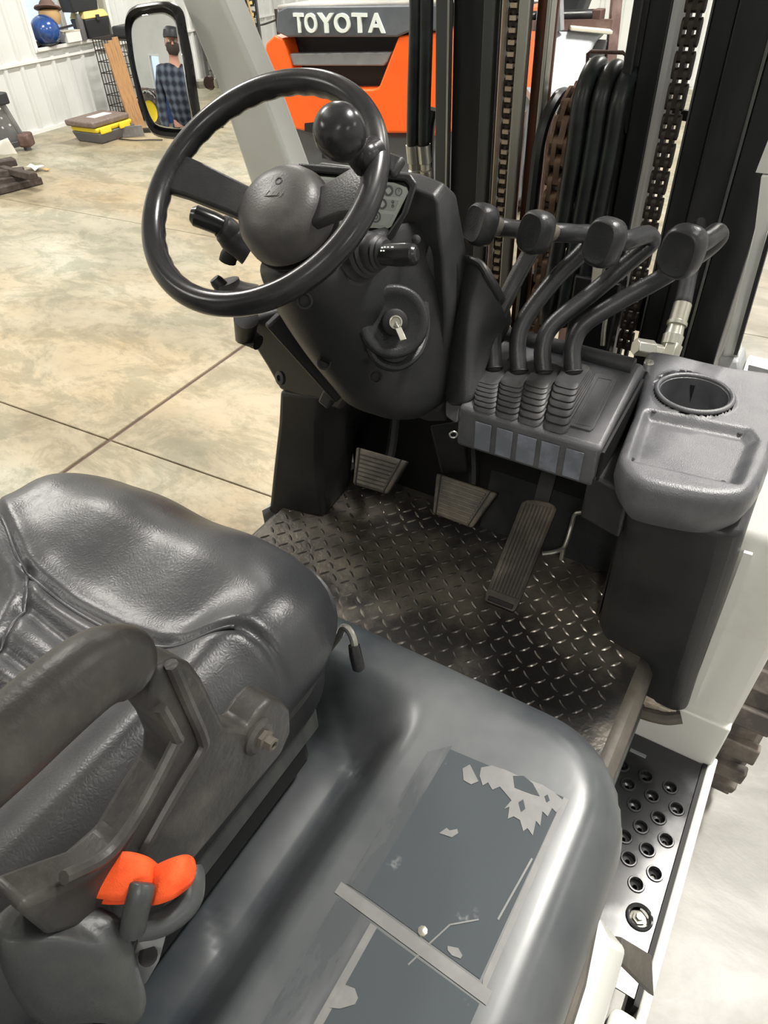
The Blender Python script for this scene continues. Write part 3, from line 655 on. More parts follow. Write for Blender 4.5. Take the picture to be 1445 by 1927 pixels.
me_d = mesh_of(MB().lathe([(.0135, 0), (.0125, -.010), (.004, -.012), (.004, -.020), (.0135, -.020)], (0, 0, 0), (0, 0, 1), 20, caps=False), 'steppaint')
for p in hw:
    inst(me_r, 'hole_rim', step, (p.x, p.y, SZ+.001)); inst(me_d, 'hole_sleeve', step, (p.x, p.y, SZ))
b = Z(1203, 1726, SZ)
MB().ring((b.x, b.y, SZ+.001), (0, 0, 1), .019, .0035, 28, 8).build('bolt_hole_rim', 'steppaint', step)
MB().lathe([(.016, -.02), (.016, -.008), (.011, -.007), (.011, -.002), (.006, -.001), (.006, .004), (.0, .005)], (b.x, b.y, SZ), (0, 0, 1), 6).build('step_bolt', 'zinc', step, sharp=20)
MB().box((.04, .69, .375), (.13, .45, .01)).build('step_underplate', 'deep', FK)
sl = Z(1200, 1418, SZ); MB().box((sl.x, sl.y, SZ+.001), (.032, .008, .003)).build('step_slot', 'slat', step, bevel=.001)
MB().prism([(SX1+.001, SY0-.03, .30), (SX1+.009, SY0-.03, .30), (SX1+.009, SY1+.0, .30), (SX1+.001, SY1, .30)], (0, 0, .105)).build('step_edge_seal', 'deep', FK)
MB().prism([(SX1+.009, -.02, .16), (SX1+.024, -.02, .16), (SX1+.024, .925, .16), (SX1+.009, .925, .16)], (0, 0, .247)).build('sill_panel', 'white', FK, bevel=.003)
# corner flap and side bodywork behind the step
q = [D(1163, 1762, .985), D(1220, 1795, 1.03), D(1224, 1872, 1.04), D(1165, 1812, .97)]
MB().sheet([[q[0], q[0].lerp(q[1], .5), q[1]], [q[0].lerp(q[3], .5), q[0].lerp(q[2], .5)+Vector((0, 0, .012)), q[1].lerp(q[2], .5)], [q[3], q[3].lerp(q[2], .5), q[2]]]).build('corner_flap', 'rubbery', FK, solid=.012, bevel=.002)
MB().loft([[(.03, .455, .46), (.098, .44, .46), (.098, -.9, .46), (.03, -.9, .46)], [(.03, .455, .60), (.085, .43, .60), (.085, -.9, .60), (.03, -.9, .60)], [(.03, .44, .645), (.06, .41, .645), (.06, -.9, .645), (.03, -.9, .645)]]).build('side_panel', 'white', FK, bevel=.006)
MB().prism([(.10, .40, .16), (SX1+.01, .40, .16), (SX1+.01, -.9, .16), (.10, -.9, .16)], (0, 0, .33)).build('side_skirt', 'white', FK, bevel=.012)
# --- floor plate with real lugs
hf = [(-.86, .50), (-.035, .50), (-.035, .895), (-.10, .925), (-.13, 1.10), (-.80, 1.10), (-.80, .95), (-.86, .90)]
fp = MB().prism([(x, y, FZ-.006) for x, y in hf], (0, 0, .006)).build('floor_plate', 'tread', FK)
lip = MB(); lip.sheet([[(-.036, y, FZ-.001), (-.020, y-.002, FZ-.006), (-.008, y-.004, FZ-.03), (-.006, y-.006, FZ-.10), (-.012, y-.008, .50)] for y in (.895, .82, .74, .66, .58, .50)])
lip.build('floor_plate_lip', 'rubbery', fp, solid=.003)
lug = []
for k in range(5):
    t = k/4*2-1; w_ = .0032*math.sqrt(max(0, 1-t*t*.96)); lug.append((t*.0112, w_*1.0))
me_l1 = None
def lugmesh(mb, c, ang):
    ca, sa = math.cos(ang), math.sin(ang); top = []; bot = []
    for x, w_ in lug: bot.append((x, w_, 0)); top.append((x*.72, w_*.35, .0019))
    for x, w_ in lug[::-1]: bot.append((x, -w_, 0)); top.append((x*.72, -w_*.35, .0019))
    f = lambda p: Vector((c[0]+p[0]*ca-p[1]*sa, c[1]+p[0]*sa+p[1]*ca, FZ+p[2]))
    mb.loft([[f(p) for p in bot], [f(p) for p in top]])
mb = MB(); s = .0255
for i in range(-2, 40):
    for j in range(-2, 30):
        x = -.86+i*s; y = .49+j*s
        ok, _, _ = sdf(hf, np.array([x]), np.array([y]))
        if ok[0] < -.012: lugmesh(mb, (x, y), rad(45 if (i+j) % 2 else -45)+rad(8))
tag(mb.build('tread_lugs', 'lug', fp, sharp=20), kind='stuff')
# --- hood
def hood_top(x, y):
    z = np.full(x.shape, HT)
    z = z-.110*sstep(-.235, -.320, x)*sstep(.470, .375, y)
    z = z+.006*np.exp(-((x+.13)**2/.09+(y-.2)**2/.18))
    z = z-.010*sstep(-.02, .03, x)
    z = z-.010*np.exp(-((x+.30)**2/.0016))*sstep(.40, .33, y)*1.0
    z = z+groove([(-.40, .45), (-.283, .353)], x, y, .005, -.007)+groove([(-.47, .18), (-.38, .16), (-.30, .10)], x, y, .004, -.003)
    return z
ho = rrect(-.93, .034, -.95, .552, [.135, .12, .1, .1], 12)
mb = MB(); field(mb, ho, hood_top, .065, .009, [(-.004, .76), (-.012, .68), (-.014, .62)], .07)
hood = mb.build('hood', 'hood', FK, sharp=180)
# rubber edge along the hood's right side
MB().tube([(.026, .40, .70), (.036, .33, .69), (.040, .1, .685), (.042, -.9, .68)], .013, 8).build('hood_edge_rubber', 'rubbery', FK)
MB().tube([(.020, .42, .78), (.030, .33, .76), (.033, .1, .755), (.034, -.9, .75)], .007, 8).build('hood_edge_bead', 'rubbery', FK)
# decals lying on the hood (thin sheets following it)
def decal(pts, m, name, lift=.0007, cell=.012):
    d_ = MB(); P = np.array(pts); n = 14
    rows = []
    for i in range(n+1):
        a = P[0]+(P[3]-P[0])*i/n; b = P[1]+(P[2]-P[1])*i/n; r = []
        for j in range(n+1):
            q = a+(b-a)*j/n; z = hood_top(np.array([q[0]]), np.array([q[1]]))[0]; r.append((q[0], q[1], float(z)+lift))
        rows.append(r)
    return d_.sheet(rows).build(name, m, hood, sharp=180)
decal([(-.208, .218), (-.186, .218), (-.186, .418), (-.208, .395)], 'decal_worn', 'decal')
decal([(-.186, .218), (-.050, .212), (-.046, .425), (-.186, .412)], 'decal', 'decal')
decal([(-.208, -.12), (-.166, -.12), (-.166, .200), (-.208, .204)], 'decal_worn', 'decal')
decal([(-.158, -.12), (-.046, -.12), (-.042, .194), (-.158, .198)], 'decal', 'decal')
decal([(-.214, .204), (-.036, .196), (-.036, .209), (-.214, .2165)], 'glue', 'glue_strip', .0010)
decal([(-.166, -.12), (-.158, -.12), (-.158, .199), (-.166, .199)], 'glue', 'glue_strip', .0010)
decal([(-.048, .214), (-.042, .20), (-.040, .425), (-.046, .425)], 'glue', 'glue_strip', .0010)
def flake(px, m, name, lift):
    q = [Z(a, b, HT+.004) for a, b in px]; MB().prism([(p.x, p.y, float(hood_top(np.array([p.x]), np.array([p.y]))[0])+lift) for p in q], (0, 0, .0003)).build(name, m, hood, smooth=False)
flake([(905, 1446), (925, 1442), (950, 1450), (985, 1466), (1020, 1478), (1042, 1492), (1062, 1510), (1052, 1524), (1046, 1530), (1038, 1522), (1030, 1538), (1020, 1528), (1016, 1556), (1008, 1546), (1002, 1574), (992, 1560), (984, 1566), (978, 1545), (966, 1538), (955, 1543), (958, 1520), (948, 1524), (962, 1508), (952, 1496), (940, 1482), (926, 1488), (918, 1474), (908, 1480), (902, 1462)], 'glue', 'peeled_patch', .0012)
flake([(965, 1462), (985, 1462), (1002, 1476), (1015, 1500), (1000, 1496), (984, 1490), (968, 1484)], 'decal', 'decal_flake', .0016)
flake([(1024, 1500), (1030, 1497), (1034, 1508), (1028, 1512)], 'decal', 'decal_flake', .0016)
flake([(975, 1512), (984, 1506), (988, 1524), (980, 1530)], 'decal', 'decal_flake', .0016)
flake([(870, 1448), (884, 1440), (892, 1456), (900, 1472), (886, 1478), (872, 1470)], 'glue', 'peeled_patch', .0012)
flake([(842, 1782), (862, 1786), (870, 1800), (866, 1806), (850, 1800), (842, 1790)], 'glue', 'peeled_patch', .0012)
flake([(650, 1855), (668, 1862), (674, 1880), (668, 1892), (640, 1900), (620, 1898), (630, 1880)], 'glue', 'peeled_patch', .0012)
flake([(826, 1570), (840, 1560), (846, 1565), (860, 1562), (862, 1570), (850, 1578), (838, 1574)], 'glue', 'peeled_patch', .0012)
def scratch(a, b, w_=.0016):
    p = Z(*a, HT); q = Z(*b, HT); d_ = (q-p).normalized(); n = Vector((-d_.y, d_.x, 0))*w_/2
    decal([tuple((p-n).xy), tuple((p+n).xy), tuple((q+n).xy), tuple((q-n).xy)], 'glue', 'scratch', .0014)
scratch((806, 1782), (846, 1745)); scratch((846, 1745), (900, 1735)); scratch((768, 1820), (800, 1790)); scratch((1000, 1620), (936, 1735), .002)
nh = Z(795, 1754, HT+.004); MB().lathe([(.006, 0), (.005, .003), (.002, .004)], (nh.x, nh.y, HT+.005), (0, 0, 1), 8).build('rivet', 'zinc', hood)
# --- seat
SZT = 1.125
so = rrect(-.835, -.332, -.14, .478, [.125, .10, .07, .07], 12)
def pz(*l): return [tuple(Z(a, b, SZT).xy) for a, b in l]
seam1 = pz((-60, 860), (-20, 930), (8, 985), (36, 1052), (114, 1112), (210, 1167), (283, 1192), (347, 1197), (411, 1186), (461, 1183), (498, 1199), (522, 1220))
seam2 = pz((36, 1052), (36, 1094), (0, 1158), (-60, 1230))
rib1 = pz((34, 1118), (90, 1160), (160, 1215), (230, 1270)); rib2 = pz((-20, 1190), (60, 1245), (130, 1300)); rib3 = pz((-60, 1250), (20, 1300), (90, 1350))
def seat_top(x, y):
    z = np.full(x.shape, SZT)
    z = z-.022*sstep(-.74, -.66, x)*sstep(-.38, -.45, x)*sstep(.40, .25, y)      # dished middle
    z = z-.030*sstep(.36, .48, y)                                                # front rolls down
    z = z+.012*np.exp(-((x+.40)**2/.0025))*sstep(.42, .25, y)
    z = z-.004*np.cos((x+.58)*38)*sstep(.2, .32, y)
    for g_, w_, d_ in ((seam1, .007, -.010), (seam2, .007, -.010), (rib1, .010, -.010), (rib2, .010, -.010), (rib3, .010, -.010)): z = z+groove(g_, x, y, w_, d_)
    for (p_, s_) in ((seam1, 1), (seam2, 1)): z = z-groove(p_, x, y, .022, -.006)
    return z
mb = MB(); field(mb, so, seat_top, .075, .0045, [(.004, 1.035), (-.004, 1.005), (-.02, .985), (-.05, .975)], .068)
seat = mb.build('seat_cushion', 'vinyl', FK, sharp=180)
def bead(pts, r_=.0026):
    P3 = [];
    for x, y in [tuple(p.xy) for p in bez([Vector((a, b, 0)) for a, b in pts], 5)]:
        z = float(seat_top(np.array([x]), np.array([y]))[0]); d, _, _ = sdf(so, np.array([x]), np.array([y]))
        if d[0] > -.055: continue
        P3.append((x, y, z+.001))
    if len(P3) > 2: MB().tube(P3, r_, 6).build('seam_piping', 'vinyl', seat, sharp=180)
bead(seam1); bead(seam2)
MB().prism([(x*.94-.035, y*.94+.01, .925) for x, y in so], (0, 0, .055)).build('seat_pan', 'plastic', FK, bevel=.008)
MB().box((-.56, .10, .875), (.40, .50, .11)).build('seat_base', 'deep', FK, bevel=.01)
for x in (-.37, -.75): MB().box((x, .14, .90), (.03, .46, .05)).build('seat_rail', 'mast_grey', FK, bevel=.004)
# seat back starts outside the frame
mb = MB(); mb.loft([[(-.80, -.12, 1.06), (-.35, -.12, 1.06), (-.33, -.22, 1.04), (-.82, -.22, 1.04)], [(-.82, -.16, 1.3), (-.33, -.16, 1.3), (-.33, -.28, 1.3), (-.82, -.28, 1.3)], [(-.78, -.22, 1.56), (-.37, -.22, 1.56), (-.38, -.32, 1.56), (-.77, -.32, 1.56)]])
mb.build('seat_back', 'vinyl', FK, bevel=.035, segs=4)
# slide lever poking out from under the cushion
a0 = D(585, 1262, .96)
MB().tube(bez([a0, D(618, 1222, .93), D(638, 1196, .905), D(645, 1182, .895), D(655, 1184, .89), D(664, 1200, .888), D(668, 1220, .89)], 6), .0052, 10).build('slide_lever', 'steel', FK)
MB().tube([D(666, 1214, .889), D(669, 1232, .892), D(675, 1257, .90), D(676, 1262, .902)], [.0075, .0085, .0085, .004], 12).build('lever_grip', 'rim', FK)
# --- armrest and seat belt buckle side
AX = -.28
arm = MB(); pts = [X(a, b, AX) for a, b in [(-140, 1525), (0, 1408), (60, 1355), (120, 1303), (165, 1268), (200, 1250), (228, 1248)]]
arm.tube(bez(pts+[X(255, 1262, AX)], 5), [.0235]*31+[.0225, .021, .0185, .0150, .009][:0]+[.0225, .0205, .0175, .013, .006], 22)
armrest = arm.build('armrest', 'arm', FK, sharp=180)
outl = [(262, 1240), (300, 1222), (330, 1232), (350, 1258), (394, 1348), (440, 1356), (462, 1322), (484, 1300), (506, 1304), (521, 1322), (523, 1362), (505, 1404), (440, 1478), (380, 1550), (318, 1622), (262, 1690), (200, 1712), (60, 1735), (8, 1692), (10, 1672), (70, 1648), (150, 1618), (203, 1570), (250, 1490), (288, 1430), (292, 1388), (276, 1350), (252, 1318)]
ob = [X(a, b, AX) for a, b in outl]
MB().prism([p+Vector((-.014, 0, 0)) for p in ob], (.030, 0, 0)).build('armrest_bracket', 'arm', armrest, bevel=.0075, segs=3)
rib = [X(a, b, AX+.018) for a, b in [(322, 1250), (352, 1320), (380, 1385), (378, 1412), (340, 1475), (300, 1545), (270, 1600)]]
MB().tube(bez(rib, 4), .0045, 8).build('bracket_rib', 'arm', armrest)
rib = [X(a, b, AX+.018) for a, b in [(300, 1330), (330, 1385), (328, 1405), (262, 1530), (200, 1610), (120, 1652)]]
MB().tube(bez(rib, 4), .0045, 8).build('bracket_rib', 'arm', armrest)
bp = X(485, 1385, AX+.016)
MB().lathe([(.017, -.014), (.0165, .002), (.013, .005), (.0, .006)], bp, (1, 0, .0), 28).build('pivot_boss', 'arm', armrest)
MB().lathe([(.0088, .004), (.0088, .009), (.0062, .010), (.0062, .017), (.0040, .0175), (.0038, .012), (0, .012)], bp, (1, 0, 0), 6).build('pivot_bolt', 'rubbery', armrest)
# belt housing with the orange webbing
hs = MB()
top = [D(-40, 1735, .42), D(10, 1700, .44), D(55, 1668, .455), (D(95, 1650, .465)), D(130, 1690, .462), D(245, 1712, .462), D(240, 1760, .452), D(215, 1800, .445), D(110, 1760, .425), D(0, 1790, .41)]
n_ = len(top); cen = sum(top, Vector())/n_
mid = [p+Vector((.010, -.012, -.035)) for p in top]; low = [p+Vector((.012, -.02, -.085)) for p in top]; bot = [cen+(p-cen)*.75+Vector((.0, -.02, -.125)) for p in top]
cap_ = [cen+(p-cen)*.82+Vector((0, 0, .004)) for p in top]
hs.loft([bot, low, mid, top, cap_]); housing = hs.build('belt_housing', 'housing', FK, sub=2, sharp=180)
MB().loft([[D(70, 1672, .452), D(112, 1650, .46), D(128, 1672, .457), D(88, 1692, .45)], [D(78, 1676, .462), D(110, 1660, .468), D(122, 1672, .466), D(92, 1688, .46)]]).build('belt_slot', 'deep', housing, bevel=.002)
tg = [D(268, 1748, .462), D(322, 1730, .468), D(300, 1808, .492), D(276, 1850, .498), D(246, 1872, .50), D(236, 1862, .495), D(240, 1826, .485)]
nrm_ = (tg[1]-tg[0]).cross(tg[4]-tg[0]).normalized()
MB().prism(tg, nrm_*.003).build('buckle_tongue', 'slat', housing, bevel=.001)
MB().lathe([(.0065, 0), (.0065, .0012), (.0, .0013)], D(278, 1795, .4765)-nrm_*.0015*(1 if nrm_.dot(EYE-tg[0]) < 0 else -1), (EYE-tg[0]).normalized(), 14).build('tongue_hole', 'deep', housing)
MB().tube(bez([D(250, 1748, .455), D(256, 1715, .448), D(265, 1680, .444), D(270, 1660, .446)], 5), [.0085]*14+[.008, .006], 12).build('tongue_guard', 'housing', housing)
MB().tube(bez([D(262, 1745, .462), D(300, 1738, .466), D(335, 1718, .472), D(358, 1690, .478), D(362, 1655, .482), D(358, 1640, .485)], 5), .0088, 12).build('tongue_frame', 'housing', housing)
def strip(a, b, name, lift=0.0):
    ra_ = bez([D(*p) for p in a], 5); rb_ = bez([D(*p) for p in b], 5); n = min(len(ra_), len(rb_)); rows = []
    for k in range(7):
        t = k/6; rows.append([ra_[i].lerp(rb_[i], t)+(EYE-ra_[i]).normalized()*(.004*math.sin(math.pi*t)+lift) for i in range(n)])
    return MB().sheet(rows).build(name, 'webbing', housing, solid=.0022, sharp=60)
strip([(112, 1673, .462), (165, 1640, .464), (207, 1610, .462), (240, 1603, .458), (276, 1613, .458), (300, 1632, .468)], [(133, 1686, .455), (175, 1688, .452), (215, 1694, .448), (245, 1692, .448), (270, 1686, .450), (295, 1672, .458)], 'seat_belt_webbing')
strip([(128, 1684, .465), (165, 1676, .464), (210, 1675, .464), (245, 1672, .464), (262, 1668, .466)], [(133, 1698, .459), (170, 1697, .456), (210, 1702, .452), (240, 1700, .452), (262, 1690, .455)], 'seat_belt_webbing', -.006)
strip([(282, 1640, .462), (300, 1626, .46), (325, 1615, .46), (348, 1609, .463), (362, 1616, .470), (367, 1634, .476)], [(284, 1702, .456), (300, 1700, .452), (325, 1690, .452), (345, 1676, .458), (358, 1664, .466), (364, 1652, .474)], 'seat_belt_webbing', .002)
# --- left leg panel, fire wall and toe board
fw = MB(); fw.prism([(-.80, 1.10, FZ), (-.10, 1.10, FZ), (-.10, 1.10, 1.08), (-.80, 1.10, 1.08)], (0, .02, 0)); fw.build('fire_wall', 'deep', FK)
MB().prism([(-.44, 1.06, FZ), (-.12, 1.06, FZ), (-.12, 1.10, .78), (-.44, 1.10, .78)], (0, .012, 0)).build('toe_board', 'plastic', FK)
def sk(l): return [D(*p) for p in l]
# leg panel: a folded column from the floor plate up to the dash
lp = [[Z(503, 968, .62), Z(612, 976, .65), Z(660, 912, .65), Z(640, 860, .66)],
      [Y(512, 880, .90), Y(600, 890, .93), Y(662, 850, 1.0), Y(672, 800, 1.05)],
      [Y(521, 800, .90), Y(600, 800, .92), Y(655, 800, .98), Y(690, 760, 1.05)],
      [Y(524, 735, .90), Y(600, 745, .90), Y(650, 760, .93), Y(720, 740, 1.0)]]
secs = []
for r in lp: secs.append(r+[r[-1]+Vector((0, .12, 0)), r[0]+Vector((.0, .24, 0))])
MB().loft(secs).build('leg_panel', 'plastic', FK, bevel=.012, segs=3)
MB().prism([Vector((-.905, .87, .34)), Vector((-.895, .90, .34)), Vector((-.895, 1.3, .34)), Vector((-.905, 1.3, .34))], (0, 0, .30)).build('left_side_panel', 'white', FK)
# left dash side cover with its notch
sc_ = [(462, 600), (520, 585), (560, 600), (606, 640), (660, 745), (640, 775), (600, 760), (525, 735), (500, 690), (478, 655), (470, 640)]
q = [Y(a, b, .86+(b-600)*.0003) for a, b in sc_]
MB().prism(q, (0, .10, 0)).build('dash_side_cover', 'plastic_grey', FK, bevel=.010, segs=3)
MB().tube([Y(463, 598, .82), Y(462, 632, .84), Y(486, 645, .84)], [.022, .02, .014], 14).build('cover_lug', 'plastic', FK)
MB().slab(D(512, 600, 1.02), D(640, 745, 1.12), .028, .02, up=CF).build('cover_rail', 'deep', FK, bevel=.004)
MB().box(D(618, 748, 1.14), (.022, .02, .03), Matrix.Rotation(.5, 3, 'Y')).build('cover_clip', 'plastic', FK, bevel=.004)
MB().lathe([(.013, 0), (.013, .006), (.006, .007), (.006, .002), (0, .002)], Y(530, 711, .855), (-.3, -1, .3), 14).build('cover_screw', 'plastic_grey', FK)
# --- steering column cover
r0 = sk([(462, 478, .865), (505, 500, .835), (570, 508, .83), (640, 480, .86), (700, 430, .90)])
r1 = sk([(470, 520, .92), (520, 560, .88), (620, 555, .875), (720, 500, .93), (800, 440, .98)])
r2 = sk([(497, 590, .97), (560, 610, .925), (660, 615, .93), (770, 575, .99), (845, 520, 1.06)])
r3 = sk([(562, 678, 1.05), (605, 690, 1.00), (700, 690, 1.01), (795, 650, 1.06), (862, 590, 1.11)])
r4 = sk([(618, 735, 1.11), (660, 755, 1.07), (725, 775, 1.07), (795, 770, 1.10), (850, 720, 1.15)])
r5 = sk([(640, 765, 1.14), (672, 785, 1.12), (730, 805, 1.13), (790, 812, 1.15), (838, 780, 1.18)])
cc_ = []
for r, dy in zip((r0, r1, r2, r3, r4, r5), (.05, .10, .12, .12, .10, .08)):
    cc_.append(r+[r[-1]+Vector((0, dy, -.0)), r[3]+Vector((0, dy+.03, 0)), r[1]+Vector((0, dy+.05, 0)), r[0]+Vector((0, dy, 0))])
column = MB().loft(cc_).build('steering_column_cover', 'plastic', FK, sub=3, sharp=180)
for a, b, d_ in ((573, 566, .862), (707, 709, 1.005), (610, 683, 1.0)):
    c = D(a, b, d_); ax = (EYE-c).normalized()
    MB().lathe([(.0105, 0), (.0105, .002), (.008, .002), (.008, -.004), (0, -.004)], c, ax, 16, caps=False).build('screw_recess', 'deep', column)
kc = D(742, 606, .962); kax = (D(742, 606, .5)-kc).normalized()
kax = Vector((.62, -.68, .40)).normalized()
MB().lathe([(.052, -.020), (.050, -.002), (.045, .001), (.037, -.002), (.030, -.006), (.0, -.006)], kc, kax, 36).build('ignition_recess', 'plastic', column, sharp=180)
MB().lathe([(.018, -.006), (.018, .006), (.015, .008), (.0, .008)], kc, kax, 24).build('ignition_collar', 'deep', column)
MB().lathe([(.0092, .008), (.0092, .012), (.0075, .0125), (.0060, .0105), (.0, .0105)], kc, kax, 20).build('lock_barrel', 'zinc', column)
k0 = kc+kax*.011; k1 = D(746, 616, .945); k2 = D(759, 640, .940)
key = tag(MB().slab(k0, k0.lerp(k2, .35), .004, .0022, up=CR).slab(k0.lerp(k2, .33), k2, .0022, .009, up=CR).build('ignition_key', 'zinc', bevel=.0006), 'brass coloured key hanging in the ignition lock of the steering column', 'key')
local(key)
# lower arc molding around the key field
MB().tube(bez([D(690, 640, .985), D(712, 680, .99), D(750, 690, 1.0), D(785, 665, 1.01), D(800, 620, 1.02), D(798, 570, 1.02)], 6), .007, 10).build('cover_molding', 'plastic', column)
# --- instrument binnacle
bx0, bx1 = -.690, -.458
prof = [(.864, 1.398), (.895, 1.408), (.930, 1.385), (.968, 1.300), (.985, 1.200), (.960, 1.02), (.93, .98), (.90, 1.02), (.90, 1.20), (.885, 1.30), (.872, 1.345)]
def bsec(x, ins): 
    cy, cz = .89, 1.25
    return [Vector((x, cy+(y-cy)*(1-ins), cz+(z-cz)*(1-ins))) for y, z in prof]
bn = MB().loft([bsec(bx0, .12), bsec(bx0+.02, .02), bsec(bx1-.045, .0), bsec(bx1-.006, .05), bsec(bx1, .12)]).build('instrument_binnacle', 'plastic_grey', FK, bevel=.008, segs=3)
# display: dark well with rim, white membrane panel with symbols
dn = None
ctl, ctr, cbr, cbl = D(566, 322, .955), D(772, 345, .905), D(728, 436, .935), D(575, 440, .99)
ctl2 = D(590, 325, .945)
dn = (ctr-cbr).cross(ctl2-cbr).normalized()
if dn.dot(EYE-cbr) < 0: dn = -dn
def dp(px, py, h=0.0): return PL(px, py, cbr+dn*h, dn)
rim_px = [(560, 307), (772, 326), (786, 345), (768, 400), (738, 452), (560, 455), (540, 330)]
inn_px = [(572, 322), (762, 340), (772, 352), (756, 400), (728, 440), (574, 440), (560, 335)]
MB().loft([[dp(a, b, -.012) for a, b in rim_px], [dp(a, b, .010) for a, b in rim_px], [dp(a, b, .010) for a, b in inn_px], [dp(a, b, -.004) for a, b in inn_px]]).build('display_surround', 'plastic_grey', bn, bevel=.003)
pp = [(578, 330), (742, 344), (766, 353), (769, 362), (737, 426), (728, 431), (705, 429), (580, 430)]
disp = MB().prism([dp(a, b, .0) for a, b in pp], dn*.0015).build('display_panel', 'panel_white', bn, smooth=False)
for f in ([(695, 350), (730, 347), (752, 352), (757, 357), (752, 371), (690, 366)], [(690, 372), (750, 377), (742, 397), (684, 392)], [(684, 399), (741, 404), (730, 425), (684, 425)], [(590, 336), (640, 340), (640, 352), (590, 350)]):
    MB().prism([dp(a, b, .0016) for a, b in f], dn*.0004).build('display_field', 'panel_grey', disp, smooth=False)
dx_ = (dp(760, 380)-dp(700, 375)).normalized(); dy_ = dn.cross(dx_)
def sym(px, py, shapes):
    for s_ in shapes: s_(dp(px, py, .0022))
def ringm(c, R, w_, name='symbol'): MB().loft([[c+(dx_*math.cos(a)+dy_*math.sin(a))*r+dn*h for a in [2*math.pi*k/20 for k in range(20)]] for r, h in ((R, 0), (R, .0003), (R-w_, .0003), (R-w_, 0))], caps=False).build(name, 'symbol', disp, smooth=False)
for a, b in ((731, 359), (719, 384)):
    ringm(dp(a, b, .002), .0068, .0028); c = dp(a, b, .0022); MB().prism([c+dx_*.0045, c+dy_*.0045, c-dx_*.0045, c-dy_*.0045], dn*.0004).build('diamond', 'panel_white', disp, smooth=False)
ringm(dp(750, 361, .002), .0050, .0011); ringm(dp(707, 408, .002), .0075, .0022); ringm(dp(707, 408, .002), .0035, .0016)
c = dp(750, 361, .0021); MB().prism([c, c+dx_*.0007, c+dx_*.0007+dy_*.004, c+dy_*.004], dn*.0003).build('symbol_bar', 'symbol', disp, smooth=False)
for k in (-1, 1): ringm(dp(739, 384+k*4, .002), .0020, .0008)
c = dp(739, 384, .0021); MB().prism([c-dx_*.0004-dy_*.003, c+dx_*.0004-dy_*.003, c+dx_*.0004+dy_*.003, c-dx_*.0004+dy_*.003], dn*.0003).build('symbol_bar', 'symbol', disp, smooth=False)
for a, b, d_ in ((783, 451, .935), (824, 522, 1.04)):
    c = D(a, b, d_); MB().lathe([(.0065, -.002), (.006, .003), (.003, .0045), (0, .005)], c, (EYE-c).normalized(), 14).build('binnacle_screw', 'plastic_grey', bn)
# side cheek right of the column, between it and the pocket
ck = [[D(790, 470, .985), D(832, 420, .985), D(858, 470, 1.03)], [D(800, 560, 1.05), D(845, 520, 1.055), D(868, 540, 1.085)], [D(820, 680, 1.13), D(850, 640, 1.125), D(862, 640, 1.15)], [D(828, 780, 1.19), D(842, 760, 1.18), D(850, 740, 1.19)]]
MB().sheet(ck).build('binnacle_cheek', 'plastic', bn, solid=.012, sub=2, sharp=180)
# --- open pocket right of the binnacle
rr = [[(862, 488, 1.085), (882, 489, 1.065), (903, 497, 1.05), (918, 520, 1.05), (940, 560, 1.085), (962, 615, 1.14)],
      [(858, 520, 1.10), (874, 525, 1.08), (884, 545, 1.065), (893, 580, 1.075), (912, 620, 1.11), (932, 645, 1.15)],
      [(850, 600, 1.13), (864, 615, 1.10), (876, 640, 1.09), (888, 665, 1.10), (902, 680, 1.12), (915, 690, 1.14)],
      [(840, 690, 1.15), (852, 705, 1.13), (872, 720, 1.115), (884, 728, 1.115), (894, 725, 1.125), (904, 718, 1.135)],
      [(836, 765, 1.16), (848, 766, 1.14), (868, 764, 1.125), (884, 758, 1.12), (896, 748, 1.125), (905, 738, 1.13)]]
pk = MB().sheet([sk(r) for r in rr]).build('side_pocket', 'plastic_grey', FK, solid=.008, sub=2, sharp=180)
MB().tube(bez(sk(rr[0][:5]), 5), .0062, 10).build('pocket_rim', 'plastic_grey', pk)
MB().sheet([[p+Vector((-.004, .035, -.01)) for p in sk(r)] for r in rr]).build('pocket_back', 'deep', pk, solid=.004, sub=1)
# --- steering wheel (one wheel: rim, hub, spokes, spinner knob)
WN = Vector((0, -math.sin(rad(37.8)), math.cos(rad(37.8)))); WC = D(487, 357, .80)
we1 = Vector((1, 0, 0)); we2 = WN.cross(we1)
RR = .1465; rt = .0142
sw = MB(); n_ = 120
pts = [WC+(we1*math.cos(2*math.pi*k/n_)+we2*math.sin(2*math.pi*k/n_))*RR for k in range(n_)]
sw.tube(pts, rt, 20, closed=True, up=WN)
# finger grips: a row of swellings on the under side of the rim
vs = sw.v
for i in range(n_):
    for j in range(20):
        v = vs[i*20+j]; d_ = v-pts[i]; under = max(0, -d_.normalized().dot(((pts[i]-WC).normalized()*.75+WN*.66).normalized()))
        vs[i*20+j] = pts[i]+d_*(1+.05*under**2*math.sin(2*math.pi*i/n_*36))
wheel = sw.build('steering_wheel', 'rim', FK, sharp=180)
HC = WC+Vector((.014, 0, 0))-WN*.006
MB().lathe([(.0, -.001), (.028, -.002), (.043, -.006), (.053, -.015), (.0590, -.028), (.0605, -.042), (.0610, -.050), (.057, -.054), (.0, -.054)][::-1], HC, WN, 48).build('hub_cover', 'hub', wheel, sharp=50)
MB().ring(HC+WN*-.0018+we2*.020, WN, .0042, .0007, 20, 6).build('hub_mark', 'hub', wheel)
